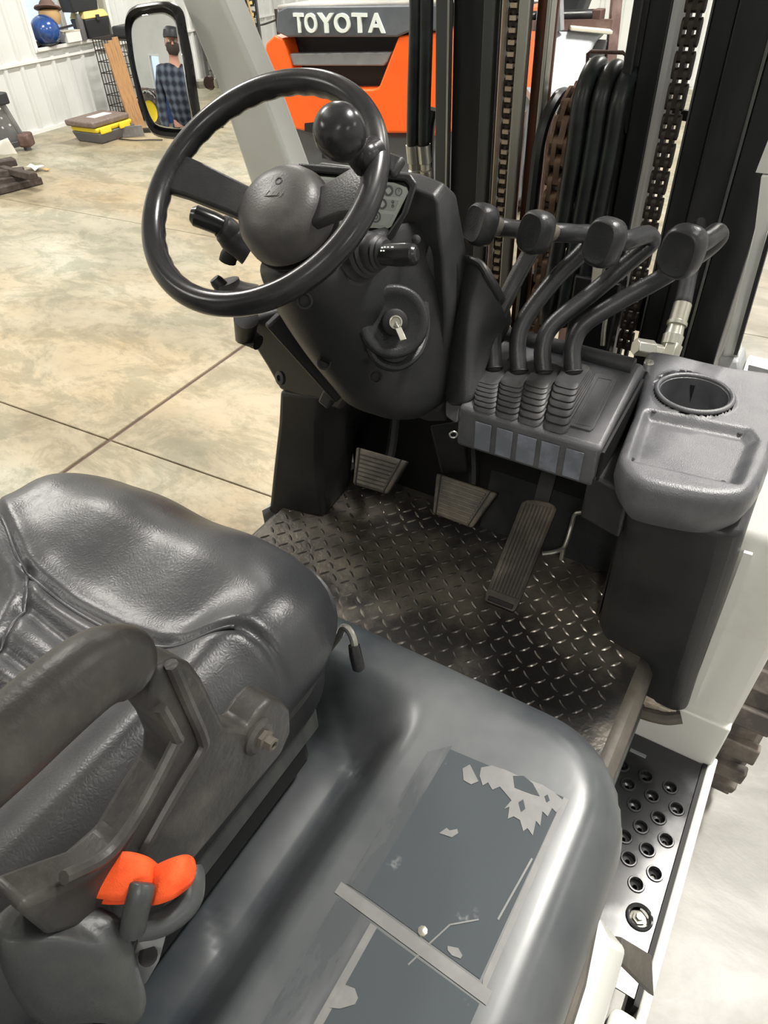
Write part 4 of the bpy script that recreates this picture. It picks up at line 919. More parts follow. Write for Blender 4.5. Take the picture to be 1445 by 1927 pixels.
# faint raised script mark on the hub cover: an oval loop and strokes
mk = [HC+we1*x+we2*y+WN*(z-.0045) for x, y, z in [(-.018, .004, .0012), (-.024, .0005, -.0005), (-.018, -.003, .0008), (-.006, -.0015, .003), (.006, .001, .003), (.016, .0035, .0012), (.020, .006, 0)]]
MB().tube(bez(mk, 5), .0009, 6).build('hub_script', 'hub', wheel)
for x in (-.008, -.001, .006, .012): MB().tube([HC+we1*x+we2*.0+WN*-.0016, HC+we1*(x+.002)+we2*.006+WN*-.0017], .0008, 6).build('hub_script_stroke', 'hub', wheel)
MB().lathe([(.060, -.060), (.058, -.066), (.045, -.075), (.030, -.10), (.028, -.13)], HC, WN, 36).build('hub_base', 'deep', wheel)
def spoke(pa_, wa, wb):
    ra_ = PL(*pa_, WC, WN); dr = (ra_-WC).normalized(); sd = WN.cross(dr); ra_ = WC+dr*RR; s = []
    for t, h, w_, th in ((0, 0, wa, .008), (.25, -.008, (wa+wb)/2, .010), (.6, -.030, wb, .012), (.78, -.046, wb, .012)):
        c = ra_+(WC+we1*.012*t-ra_)*t+WN*h; s.append([c-sd*w_-WN*th, c+sd*w_-WN*th, c+sd*w_+WN*.003, c+sd*(w_*.8)+WN*.0045, c-sd*(w_*.8)+WN*.0045, c-sd*w_+WN*.003])
    MB().loft(s).build('spoke', 'lever', wheel, bevel=.004, segs=3)
spoke((333, 325), .027, .021); spoke((712, 350), .034, .026)
# spinner knob
kb = D(672, 302, .735); kt = D(645, 258, .695)
ax = (kt-kb).normalized()
MB().lathe([(.0, -.016), (.0085, -.016), (.0095, .0), (.010, .012), (.013, .022), (.021, .031), (.0255, .042), (.0265, .052), (.0245, .062), (.019, .070), (.010, .0745), (0, .0755)], kb, ax, 40).build('spinner_knob', 'rim', wheel, sharp=180)
rp = PL(700, 290, WC, WN); rp = WC+(rp-WC).normalized()*RR
MB().slab(rp-WN*.016-we2*.012, rp-WN*.016+we2*.012+we1*.004, .046, .012, up=WN).build('knob_clamp', 'lever', wheel, bevel=.004)
MB().tube([kb, rp+WN*.004], [.013, .015], 14).build('knob_bracket', 'rim', wheel, sharp=180)
# --- stalks
st_ = bez(sk([(648, 500, .93), (668, 486, .90), (700, 476, .875), (728, 476, .862)]), 8)
bw = MB(); bw.tube(st_, [(.043-.027*(i/(len(st_)-1)))*(1+.05*math.sin(i*2.6)) for i in range(len(st_))], 22); bw.build('stalk_boot', 'boot', FK, sharp=30)
sh = sk([(705, 478, .868), (745, 480, .852), (762, 480, .845), (778, 479, .84), (786, 478, .838)])
stalk = MB().tube(sh, [.0135, .0145, .0150, .0140, .009], 8).build('direction_stalk', 'rim', FK, bevel=.002)
for a, b, w_ in ((719, 466, .0022), (724, 465, .0022), (730, 465, .0022), (738, 465, .0030), (717, 472, .0022), (722, 472, .0022)):
    c = D(a, b, .828); MB().box(c, (w_, .001, .0016), frame3(CR, CF, -CD)).build('stalk_mark', 'letter', stalk, smooth=False)
MB().tube(bez(sk([(470, 470, .93), (440, 450, .92), (425, 432, .91), (415, 425, .905)]), 5), [.022, .021, .020, .019, .019, .019, .019, .018, .018, .018, .017, .017, .0165, .016, .015, .015], 16).build('stalk_boot', 'boot', FK)
st2 = MB().tube(sk([(430, 432, .915), (400, 418, .905), (368, 406, .90), (362, 404, .90)]), [.0125, .0135, .0135, .010], 14).build('light_stalk', 'rim', FK)
MB().tube(bez(sk([(445, 470, .95), (432, 480, .95), (428, 492, .955)]), 4), .012, 12).build('stalk_base', 'deep', FK)
MB().tube(bez(sk([(480, 560, .99), (452, 555, .975), (432, 545, .965), (425, 530, .958)]), 5), [.019]*16, 16).build('tilt_lever', 'arm', FK)
MB().tube(sk([(418, 540, .955), (408, 530, .95), (403, 524, .947)]), [.010, .0095, .0075], 12).build('tilt_knob', 'plastic', FK)
# --- pedals
def pad(px, z, name, arm_to):
    q = [Z(a, b, zz) for (a, b), zz in zip(px, z)]; n = (q[1]-q[0]).cross(q[3]-q[0]).normalized()
    if n.dot(EYE-q[0]) < 0: n = -n
    o = MB().prism([p-n*.020 for p in q], n*.014).build(name, 'deep', FK, bevel=.004)
    r = MB().prism([p-n*.007 for p in q], n*.010).build('rubber_pad', 'pedal', o, bevel=.005, segs=3)
    for t in np.linspace(.12, .9, 8):
        a = q[0].lerp(q[3], t).lerp(q[1].lerp(q[2], t), .12)+n*.003; b = q[0].lerp(q[3], t).lerp(q[1].lerp(q[2], t), .86)+n*.003
        MB().slab(a, b, .006, .004, up=n).build('pad_rib', 'pedal', o, bevel=.001)
    for t in (.09, .90):
        a = q[0].lerp(q[1], t)+n*.003; b = q[3].lerp(q[2], t)+n*.003; MB().slab(a, b, .0022, .003, up=n).build('pad_groove', 'deep', o)
    c = sum(q, Vector())/4-n*.018
    MB().tube(bez([c, c+Vector((0, .05, .02)), Vector(arm_to)], 5), .011, 8).build('pedal_arm', 'deep', o); return o
pad([(670, 841), (766, 868), (728, 930), (664, 911)], [.83, .83, .77, .77], 'inching_pedal', (-.66, 1.09, .95))
pad([(821, 890), (936, 928), (888, 994), (814, 966)], [.82, .82, .755, .755], 'brake_pedal', (-.50, 1.09, .98))
MB().loft([[D(808, 800, 1.32), D(870, 790, 1.30), D(872, 800, 1.34), D(812, 812, 1.36)], [D(828, 880, 1.40), D(880, 885, 1.39), D(880, 890, 1.42), D(830, 892, 1.43)]]).build('brake_arm', 'plastic', FK, bevel=.004)
q = [Z(985, 936, .80), Z(1052, 948, .80), Z(968, 1156, .695), Z(908, 1132, .695)]
n = (q[1]-q[0]).cross(q[3]-q[0]).normalized(); n = n if n.dot(EYE-q[0]) > 0 else -n
def edge(t, s): return q[0].lerp(q[3], t).lerp(q[1].lerp(q[2], t), s)
o_ = [edge(.05, 0), edge(.015, .12), edge(0, .3), edge(0, .7), edge(.015, .88), edge(.05, 1), edge(.92, 1), edge(.985, .95), edge(.985, .05), edge(.92, 0)]
ac = MB().prism([p-n*.016 for p in o_], n*.012).build('accelerator_pedal', 'deep', FK, bevel=.003)
MB().prism([p-n*.005 for p in o_], n*.006).build('rubber_pad', 'pedal', ac, bevel=.003)
for s in np.linspace(.10, .90, 9): MB().slab(edge(.05, s)+n*.002, edge(.88, s)+n*.002, .0052, .004, up=n).build('pad_rib', 'pedal', ac, bevel=.001)
MB().slab(edge(.955, .12)+n*.002, edge(.955, .88)+n*.002, .009, .006, up=n).build('pedal_hinge', 'deep', ac, bevel=.001)
MB().slab(q[0].lerp(q[1], .5)-n*.02, Vector((-.31, 1.08, .84)), .03, .012).build('pedal_arm', 'deep', ac)
MB().tube(bez([Z(1020, 1042, .72), Z(1045, 1038, .725), Z(1062, 1028, .73), Z(1075, 990, .76), Z(1082, 968, .79), Z(1095, 964, .80)], 6), .0042, 8).build('throttle_rod', 'zinc', ac)
MB().tube([Z(1060, 1032, .73), Z(1056, 1052, .70)], .0045, 8).build('rod_end', 'zinc', ac)
# --- lever console
def zp(y): return 1.072+(y-.868)*.28
PNn = Vector((0, -.28, 1)).normalized(); PNo = Vector((-.3, .868, 1.072))
def pn(px, py, h=0.0): return PL(px, py, PNo+PNn*h, PNn)
PX0, PX1 = -.415, -.178
mb = MB(); mb.prism([(PX0, .868, zp(.868)), (PX0, 1.05, zp(1.05)), (PX0, 1.085, 1.10), (PX0, 1.085, .98), (PX0, .90, .985), (PX0, .866, 1.0)], (PX1-PX0, 0, 0))
con = mb.build('lever_console', 'console', FK, bevel=.007, segs=3)
MB().tube([D(925, 622, 1.21), D(1192, 690, 1.10)], .0135, 16).build('console_rail', 'plastic_grey', con)
MB().prism([Vector((PX1+.002, .866, .99)), Vector((PX1+.006, .866, .99)), Vector((PX1+.006, 1.05, 1.02)), Vector((PX1+.002, 1.05, 1.02))], (0, 0, .078)).build('console_seam', 'deep', con)
# raised blank plate
o_ = [pn(a, b) for a, b in [(1119, 706), (1124, 704), (1156, 711), (1161, 716), (1117, 808), (1110, 813), (1073, 803), (1069, 797)]]
MB().prism(o_, PNn*.004).build('blank_plate', 'console', con, bevel=.0012)
i_ = [pn(a, b, .004) for a, b in [(1126, 711), (1151, 716), (1110, 803), (1082, 797)]]
MB().tube(i_+[i_[0]], .0008, 5).build('plate_bead', 'console', con)
# worn bluish labels on the rear face
for k, (a, b) in enumerate(((886, 921), (926, 961), (965, 1005), (1009, 1048), (1055, 1093))):
    xa = Y(a+9, 800+k*14, .866).x; xb = Y(b+4, 806+k*15, .866).x
    MB().prism([(xa, .8655, 1.006), (xb, .8655, 1.006), (xb, .8650, 1.058), (xa, .8650, 1.058)], (0, -.0012, 0)).build('function_label', 'tagblue', con, bevel=.0006)
MB().ring(D(853, 818, 1.12), (.5, -.8, 0), .006, .0015, 14, 6).build('console_clip', 'zinc', con)
MB().prism([D(836, 757, 1.145), D(868, 762, 1.13), D(858, 800, 1.13), D(838, 785, 1.15)], (0, .05, 0)).build('console_corner', 'console', con, bevel=.004)
# --- levers
KW, KH = .052, .064
def knob(c, bar, w_, h_, parent):
    ax = (Vector(c)-Vector(bar)); ax = ax.normalized(); up = Vector((.06, -.05, 1)); e1 = up.cross(ax).normalized(); e2 = ax.cross(e1); s = []
    def sec(t, sc, n=2.8, k=28):
        r = []
        for i in range(k):
            a = 2*math.pi*i/k; ca, sa = math.cos(a), math.sin(a)
            r.append(Vector(c)+ax*t+e1*(w_/2*sc*math.copysign(abs(ca)**(2/n), ca))+e2*(h_/2*sc*math.copysign(abs(sa)**(2/n), sa)))
        return r
    MB().loft([sec(-.022, .80), sec(-.018, .97), sec(-.008, 1.0), sec(.004, .96), (sec(.009, .86)), sec(.0105, .80), sec(.0100, .76), sec(.0095, .3)]).build('knob', 'lever', parent, sharp=60)
    nk = []
    for t, sc in ((-.021, .74), (-.03, .58), (-.042, .44), (-.052, .36)): nk.append(sec(t, sc, 2.2))
    MB().loft(nk).build('knob_neck', 'neck', parent, sharp=180)
LV = [dict(rod=[(930, 700, 1.150), (928, 640, 1.145), (935, 600, 1.14), (968, 530, 1.13), (1000, 470, 1.12), (1008, 442, 1.11), (998, 432, 1.10)], bar=[(975, 432, 1.09), (945, 428, 1.07)], kn=(899, 422, 1.04), s=(.050, .061), l='left'),
      dict(rod=[(977, 705, 1.130), (974, 645, 1.125), (988, 600, 1.12), (1040, 530, 1.11), (1095, 475, 1.10), (1112, 448, 1.09), (1105, 440, 1.08)], bar=[(1085, 440, 1.07), (1055, 438, 1.05)], kn=(1003, 438, 1.01), s=(.050, .062), l='b'),
      dict(rod=[(1024, 705, 1.115), (1021, 655, 1.11), (1040, 612, 1.105), (1110, 555, 1.09), (1185, 492, 1.07), (1222, 460, 1.06), (1224, 447, 1.05), (1214, 442, 1.04)], bar=[(1195, 448, 1.02), (1172, 454, 1.0)], kn=(1132, 457, .965), s=(.053, .068), l='c'),
      dict(rod=[(1079, 705, 1.100), (1077, 655, 1.095), (1098, 612, 1.09), (1165, 568, 1.07), (1250, 520, 1.04), (1320, 475, 1.01), (1350, 448, .995), (1348, 438, .985)], bar=[(1335, 447, .97), (1315, 459, .95)], kn=(1279, 476, .92), s=(.056, .070), l='d')]
bases = []
for k, L_ in enumerate(LV):
    rod = sk(L_['rod']); bar = sk(L_['bar']); kn = D(*L_['kn'])
    path = bez(rod+bar+[D(*L_['kn'][:2], L_['kn'][2]+.03)], 6)
    lv = MB().tube(path, [.0138]*len(path), 16).build('control_lever', 'lever', FK, sharp=180)
    knob(kn, bar[-1], *L_['s'], lv)
    MB().ring(rod[0].lerp(rod[1], .12), rod[1]-rod[0], .0135, .002, 20, 6).build('lever_collar', 'deep', lv)
    # bellows boot
    bx_ = [-.372, -.334, -.296, -.254][k]; tp = rod[0]+Vector((0, 0, .004)); nst = 7; secs = []
    for i in range(nst*3+1):
        t = i/(nst*3); zz = zp(.90)*(1-t)+tp.z*t; y0 = .872+(tp.y-.035-.872)*t; y1 = 1.0+(tp.y+.022-1.0)*t; xc = bx_*(1-t)+tp.x*t
        hw_ = .0192*(1-t)+.0185*t; zz0 = (1-t)*zp(y0)+t*tp.z; zz1 = (1-t)*zp(y1)+t*(tp.z+.004); g_ = (-.001, .0042, .0042)[i % 3] if 0 < i < nst*3 else .0
        c = rrect(xc-hw_+(-g_+.0035), xc+hw_-(-g_+.0035), y0-g_, y1+g_, .012, 4)
        secs.append([Vector((x, y, zz0+(zz1-zz0)*(y-y0)/(y1-y0))) for x, y in c])
    MB().loft(secs).build('lever_boot', 'boot', lv, sharp=25)
# --- right console: tray with cup holder
TZ = 1.09
tro = [(-.192, 1.125), (-.165, 1.0), (-.150, .86), (-.140, .825), (-.120, .802), (-.09, .795), (-.03, .806), (.004, .820), (.026, .840), (.036, .875), (.040, .95), (.036, 1.20), (-.05, 1.185)]
tro = [tuple(p.xy) for p in bez([Vector((a, b, 0)) for a, b in tro[:-1]], 4)][:-1]+[(.034, 1.20), (-.08, 1.175), (-.19, 1.135)]
cup = Z(1305, 744, TZ); CRd = .052
pok = [Z(1218, 785, TZ-.01), Z(1400, 820, TZ-.01), Z(1412, 838, TZ-.01), Z(1380, 915, TZ-.01), Z(1190, 872, TZ-.01)]
pok = [tuple(p.xy) for p in pok]
def tray_top(x, y):
    z = np.full(x.shape, TZ)+.02*sstep(1.0, 1.15, y)*sstep(-.05, -.19, x)
    d, _, _ = sdf(pok, x, y); z = z-.013*sstep(.010, -.006, d)
    r = np.hypot(x-cup.x, y-cup.y); z = z+.004*sstep(CRd+.012, CRd+.006, r)
    z = z-.085*sstep(CRd+.0075, CRd+.0035, r); return z
mb = MB(); field(mb, tro, tray_top, .016, .0036, [(.001, 1.055), (-.006, 1.03), (-.022, 1.005)], .016)
tray = mb.build('cup_holder_tray', 'console', FK, sharp=60)
MB().lathe([(CRd+.002, .004), (CRd-.001, .002), (CRd-.004, -.055), (CRd-.010, -.058), (0, -.058)], (cup.x, cup.y, TZ), (0, 0, 1), 48, caps=False).build('cup_liner', 'console', tray, sharp=40)
MB().ring((cup.x, cup.y, TZ+.0045), (0, 0, 1), CRd+.0045, .0042, 48, 10).build('cup_holder_rim', 'console', tray, sharp=180)
for a, b in ((1228, 785), (1391, 820), (1188, 870), (1358, 915)):
    c = Z(a, b, TZ-.012); MB().lathe([(.0036, 0), (.0036, .0006), (0, .0006)], (c.x, c.y, float(tray_top(np.array([c.x]), np.array([c.y]))[0])+.0002), (0, 0, 1), 12).build('tray_hole', 'deep', tray)
c = Z(1221, 683, 1.112); MB().lathe([(.008, 0), (.007, .003), (.003, .003), (.003, .001), (0, .001)], c, (0, 0, 1), 16).build('tray_screw', 'zinc', tray)
# lower body of the right console
LB = [[(-.130, .862), (-.118, .845), (-.02, .838), (.020, .842), (.040, .862), (.044, 1.10), (-.130, 1.10)],
      [(-.128, .885), (-.112, .862), (-.02, .850), (.028, .852), (.046, .875), (.050, 1.10), (-.128, 1.10)],
      [(-.128, .925), (-.105, .895), (-.02, .880), (.040, .878), (.060, .893), (.064, 1.10), (-.128, 1.10)],
      [(-.10, .925), (-.085, .900), (-.02, .890), (.048, .886), (.068, .900), (.070, 1.10), (-.10, 1.10)]]
secs = [[Vector((x, y, z)) for x, y in r] for r, z in zip(LB, (1.012, .92, .66, .535))]
low_ = MB().loft(secs[::-1]).build('console_lower_panel', 'plastic', FK, bevel=.012, segs=3)
MB().prism([Vector((-.134, .93, .66)), Vector((-.131, .93, .66)), Vector((-.131, 1.08, .66)), Vector((-.134, 1.08, .66))], (0, 0, .26)).build('side_trim', 'plastic', low_)
# dark strip under the lever console
MB().prism([(-.19, .87, .93), (-.12, .85, .93), (-.12, 1.09, .93), (-.19, 1.09, .93)], (0, 0, .09)).build('console_filler', 'plastic', FK, bevel=.006)
MB().slab(Y(1408, 1040, .90), Y(1305, 1310, .92), .012, .006, up=(0, 1, 0)).build('edge_strip', 'white', FK)
# --- white overhead-guard pillars and roof
def pillar(pts, name, m='pillar', dy=.06, bev=.008):
    o = MB().prism(pts, (0, dy, 0)).build(name, m, FK, bevel=bev, segs=3); return o
lpx = [(250, -200), (345, 12), (420, 195), (470, 345), (530, 470), (600, 440), (560, 352), (480, 140), (420, 0), (330, -200)]
pl_ = pillar([Y(a, b, 1.10) for a, b in [(345, 12), (420, 195), (470, 345), (530, 470), (610, 440), (560, 352), (480, 140), (418, 0), (400, -40), (325, -40)]], 'front_pillar')
t0 = [Y(a, b, 1.10) for a, b in ((325, -40), (400, -40))]; rz = 2.16
MB().loft([[t0[0], t0[1], t0[1]+Vector((0, .06, 0)), t0[0]+Vector((0, .06, 0))], [(-.98, .80, rz), (-.90, .80, rz), (-.90, .86, rz), (-.98, .86, rz)]]).build('upper_pillar', 'pillar', pl_, bevel=.006)
MB().tube([Y(372, 158, 1.09), Y(408, 156, 1.10)], .008, 10).build('mirror_arm', 'cream', pl_)
MB().lathe([(.012, 0), (.010, .008), (0, .009)], Y(396, 156, 1.095), (0, -1, .2), 12).build('arm_bolt', 'rust', pl_)
rp_ = [Y(1352, 700, 1.27), Y(1386, 700, 1.27), Y(1392, 640, 1.27), Y(1452, 405, 1.22), Y(1470, 330, 1.22), Y(1432, 330, 1.22), Y(1420, 430, 1.24), Y(1375, 610, 1.27)]
prr = pillar(rp_, 'front_pillar', 'pillar', .03, .003)
MB().slab(Y(1386, 662, 1.262), Y(1452, 430, 1.21), .006, .02, up=(0, 1, 0)).build('pillar_seal', 'deep', prr)
a = rp_[4]; MB().loft([[a, a+Vector((-.035, 0, 0)), a+Vector((-.035, .04, 0)), a+Vector((0, .04, 0))], [(.02, .82, rz), (-.02, .82, rz), (-.02, .88, rz), (.02, .88, rz)]]).build('upper_pillar', 'pillar', prr)
MB().prism([Y(1345, 712, 1.24), Y(1395, 715, 1.24), Y(1392, 678, 1.26), Y(1352, 672, 1.26)], (0, .06, 0)).build('pillar_foot', 'slat', FK, bevel=.006)
MB().prism([Y(1392, 715, 1.22), Y(1470, 735, 1.22), Y(1470, 692, 1.28), Y(1405, 676, 1.28)], (0, .02, 0)).build('cowl_edge', 'white', FK, bevel=.002)
MB().prism([Y(1404, 712, 1.215), Y(1462, 722, 1.215), Y(1462, 702, 1.24), Y(1408, 688, 1.24)], (0, .004, 0)).build('cowl_slot', 'deep', FK)
for x in (-.96, .0): MB().slab((x, .83, rz), (x, -.75, rz), .07, .05).build('roof_rail', 'pillar', FK, bevel=.008)
for k, y in enumerate(np.linspace(.80, -.72, 9)): MB().slab((-.93, y, rz+.01), (-.03, y, rz+.01), .09, .03).build('roof_bar', 'pillar', FK, bevel=.004)
for x in (-.96, .0): MB().slab((x, -.72, rz), (x, -.86, .5), .06, .06).build('rear_pillar', 'pillar', FK, bevel=.006)
# --- mirror on the left pillar
mc = D(306, 132, 1.27)
PERS = Vector((.62, -.62, 0))
tv = (EYE-mc).normalized(); tp_ = (Vector((.45, -.55, 1.30))-mc).normalized()
mn = Vector((.178, -.983, .071)).normalized()
mpx = [(262, 8), (300, 3), (318, 6), (336, 22), (344, 60), (356, 120), (366, 190), (373, 235), (368, 255), (345, 262), (300, 257), (282, 240), (268, 200), (250, 130), (240, 70), (238, 38), (246, 18)]
mo = bez([PL(a, b, mc, mn) for a, b in mpx+[mpx[0]]], 3)[:-1]
mi = [mc+(p-mc)*.90 for p in mo]
mir = MB(); mir.loft([[p-mn*.016 for p in mi], [p-mn*.014 for p in mo], [p+mn*.004 for p in mo], [mc+(p-mc)*.955+mn*.009 for p in mo], [p+mn*.004 for p in mi], [p-mn*.002 for p in mi]])
mirror = mir.build('wing_mirror', 'rim', FK, sharp=50)
RC = 1.0; sec = []
for k in range(11):
    s = (1-k/11.0); sec.append([mc+(p-mc)*s+mn*(-((p-mc)*s).length**2/(2*RC)+.006) for p in mi])
MB().loft(sec).build('mirror_glass', 'mirror', mirror, sharp=180)
# --- front tyre
ty = MB(); tc_ = Vector((.02, 1.33, .335))
ty.lathe([(.20, .0), (.30, .0), (.325, .02), (.335, .05), (.335, .16), (.325, .19), (.30, .205), (.20, .205)], tc_, (1, 0, 0), 40); tyre = ty.build('front_tyre', 'tyre', FK)
for k in range(26):
    a = 2*math.pi*k/26; R_ = Matrix.Rotation(a, 3, 'X')
    MB().box(tc_+Vector((.155, 0, 0))+R_ @ Vector((0, 0, .338)), (.10, .045, .024), R_).build('tread_block', 'tyre', tyre, bevel=.004)
MB().lathe([(.0, .02), (.19, .02), (.205, .0), (.205, .21), (.19, .19), (.1, .15), (0, .15)], tc_, (1, 0, 0), 24).build('wheel_rim', 'white', FK)
# --- mast
MT = math.tan(rad(-1.5))
def mx(px, py=200, yy=1.45): return Y(px, py, yy).x
def column_(x0, x1, y0, y1, name, m, z0=.12, z1=3.0, bev=.003, par=None):
    f = lambda x, y, z: Vector((x, y+(z-1.2)*MT, z))
    return MB().loft([[f(x0, y0, z0), f(x1, y0, z0), f(x1, y1, z0), f(x0, y1, z0)], [f(x0, y0, z1), f(x1, y0, z1), f(x1, y1, z1), f(x0, y1, z1)]]).build(name, m, par or FK, bevel=bev, segs=2)
def my(z): return (z-1.2)*MT
mast = column_(mx(843), mx(903), 1.47, 1.60, 'mast_channel', 'mast')
column_(mx(820), mx(844), 1.45, 1.47, 'channel_flange', 'mast_grey', par=mast)
column_(mx(843)-.001, mx(845)+.001, 1.447, 1.46, 'channel_edge', 'steel', par=mast, bev=.0005)
column_(mx(903), mx(923), 1.45, 1.475, 'channel_flange', 'mast_grey', par=mast)
column_(mx(925), mx(934), 1.47, 1.60, 'channel_web', 'mast', par=mast)
column_(mx(936), mx(938), 1.449, 1.47, 'channel_edge', 'pin', par=mast, bev=.0004)
column_(mx(964), mx(984), 1.45, 1.47, 'guide_bar', 'steel', par=mast)
column_(mx(1013), mx(1021), 1.449, 1.48, 'guide_bar', 'steel', par=mast)
MB().tube([Vector((mx(999), 1.50+my(.3), .3)), Vector((mx(999), 1.50+my(3), 3.0))], .020, 20).build('lift_rod', 'rod', mast)
# right channels
m2 = column_(mx(1302), mx(1345), 1.45, 1.58, 'mast_channel', 'mast')
xr = Y(1396, 520, 1.45).x
column_(mx(1346), xr-.062, 1.44, 1.60, 'channel_web', 'mast', par=m2)
column_(xr-.060, xr, 1.43, 1.62, 'channel_face', 'mast_grey' if False else 'mast', par=m2, bev=.002)
column_(xr-.066, xr-.061, 1.428, 1.46, 'channel_edge', 'mast_grey', par=m2, bev=.0005)
column_(mx(1302)-.003, mx(1302), 1.448, 1.47, 'channel_edge', 'mast_grey', par=m2, bev=.0005)
# middle columns: cylinder and inner profile seen left of the right chain
column_(mx(1164), mx(1182), 1.44, 1.50, 'inner_profile', 'mast', par=m2)
column_(mx(1186), mx(1228), 1.46, 1.60, 'inner_profile', 'mast', par=m2)
MB().tube([Vector((mx(1150), 1.56+my(.3), .3)), Vector((mx(1150), 1.56+my(1.30), 1.30))], .045, 24).build('lift_cylinder', 'mast', m2)
# cross members
for z, y in ((.20, 1.60), (.95, 1.62), (2.75, 1.62)): MB().box((-.42, y+my(z), z), (.62, .03, .09)).build('cross_member', 'mast', mast, bevel=.003)
MB().slab(D(1098, 185, 1.62), D(1320, 222, 1.50), .012, .02).build('cross_tube', 'mast', m2)
# chains made of real links
lk = MB()
def oval(x0, x1, L_, r_): 
    o = [];
    for k in range(12):
        a = 2*math.pi*k/12; cz = L_/2 if math.sin(a) >= 0 else -L_/2; o.append(Vector((x0, r_*math.cos(a), cz+r_*math.sin(a))))
    return o, (x1-x0, 0, 0)
PIT = .0190
for x0, x1 in ((-.0125, -.009), (-.0035, .0035), (.009, .0125)): o, v_ = oval(x0, x1, PIT*.9, .0085); lk.prism(o, v_)
me_link = {m_: mesh_of(lk, m_) for m_ in ('chain', 'chain_dark')}
lk2 = MB()
for x0, x1 in ((-.009, -.0035), (.0035, .009)): o, v_ = oval(x0, x1, PIT*.9, .0082); lk2.prism(o, v_)
me_link2 = {m_: mesh_of(lk2, m_) for m_ in ('chain', 'chain_dark')}
pin_me = mesh_of(MB().box((0, -.0105, 0), (.013, .006, .0075)), 'pin', smooth=False)
def chain(path, name, m_, lab=None, pins=False, sc=1.0, par=None):
    root = bpy.data.objects.new(name, None); COL.objects.link(root); root.parent = FK; root.location = Vector(path[0])-FK.location
    P = bez(path, 10); d_ = [0]
    for a, b in zip(P, P[1:]): d_.append(d_[-1]+(b-a).length)
    n = int(d_[-1]/(PIT*sc)); j = 0
    for k in range(n):
        s = k*PIT*sc
        while d_[j+1] < s: j += 1
        t = (s-d_[j])/(d_[j+1]-d_[j]); p = P[j].lerp(P[j+1], t); tg_ = (P[j+1]-P[j]).normalized(); ex = Vector((1, 0, 0)); ex = (ex-tg_*ex.dot(tg_)).normalized(); ey = tg_.cross(ex)
        inst((me_link if k % 2 else me_link2)[m_], 'chain_link', root, p, frame3(ex, ey, tg_), sc)
        if pins: inst(pin_me, 'chain_pin', root, p, frame3(ex, ey, tg_), sc)
    return root
x1_ = mx(951); chain([Vector((x1_, 1.475+my(z), z)) for z in (.90, 1.2, 1.5, 1.68)], 'lift_chain', 'chain_dark', pins=True, sc=1.0)
x2_ = mx(1266); 
chain([Vector((x2_+.004*0, 1.47+my(z), z)) for z in (.92, 1.2, 1.45, 1.72)], 'lift_chain', 'chain_dark', sc=1.25)
# sheave with chain over it
xs_ = mx(1075, 330)-.02; sy_, sz_ = 1.52, 1.315; SR = .082
cp = [Vector((xs_, sy_-SR-.010, z)) for z in (.92, 1.05, 1.18, 1.27)]+[Vector((xs_, sy_-(SR+.010)*math.cos(a), sz_+(SR+.010)*math.sin(a))) for a in [rad(x) for x in range(0, 181, 20)]]+[Vector((xs_, sy_+SR+.01, z)) for z in (1.2, 1.0)]
chain(cp, 'lift_chain', 'chain', sc=1.75)
MB().lathe([(.03, -.024), (SR+.016, -.024), (SR+.016, -.019), (SR-.004, -.017), (SR-.004, .017), (SR+.016, .019), (SR+.016, .024), (.03, .024)], (xs_, sy_, sz_), (1, 0, 0), 48).build('chain_sheave', 'chain_dark', mast)
MB().lathe([(.0, .02), (.06, .02), (.06, .034), (.045, .036), (.03, .04), (0, .042)], (xs_, sy_, sz_), (1, 0, 0), 32).build('sheave_hub', 'mast', mast)
x3 = mx(1115, 330)+.012
chain([Vector((x3, sy_-SR-.01, z)) for z in (1.02, 1.1, 1.2, 1.28)], 'lift_chain', 'chain', sc=1.2)
# black guard strip left of the sheave
MB().tube(bez([Vector((xs_-.045, sy_-.10, .95)), Vector((xs_-.045, sy_-.10, 1.24)), Vector((xs_-.045, sy_-.085, 1.35)), Vector((xs_-.04, sy_-.03, 1.40)), Vector((xs_-.04, sy_+.04, 1.39))], 8), .012, 8).build('sheave_guard', 'mast', mast)
# hose pulley frame with two hose loops
hx = mx(1135, 200)
for k, dx in enumerate((-.030, .004, .036)):
    xx = hx+dx; cy, cz, r_ = 1.47, 1.395, .062-.004*k
    pth = [Vector((xx-.012, cy-r_-.004, .98)), Vector((xx-.004, cy-r_, 1.20)), Vector((xx, cy-r_, 1.33))]+[Vector((xx, cy-r_*math.cos(a), cz+r_*math.sin(a))) for a in [rad(x) for x in range(0, 181, 20)]]+[Vector((xx, cy+r_, 1.25)), Vector((xx, cy+r_, 1.0))]
    MB().tube(bez(pth, 5), .0165, 14).build('hydraulic_hose', 'hose', mast, sharp=180)
MB().lathe([(.0, -.05), (.042, -.05), (.042, .05), (0, .05)], (hx, 1.47, 1.395), (1, 0, 0), 32).build('hose_pulley', 'deep', mast)
fr_ = [D(1103, 180, 1.36), D(1106, 101, 1.32), D(1112, 97, 1.315), D(1172, 99, 1.28), D(1178, 105, 1.28), D(1174, 160, 1.30)]
MB().tube(fr_, .0035, 8).build('hose_bracket', 'rust', mast)
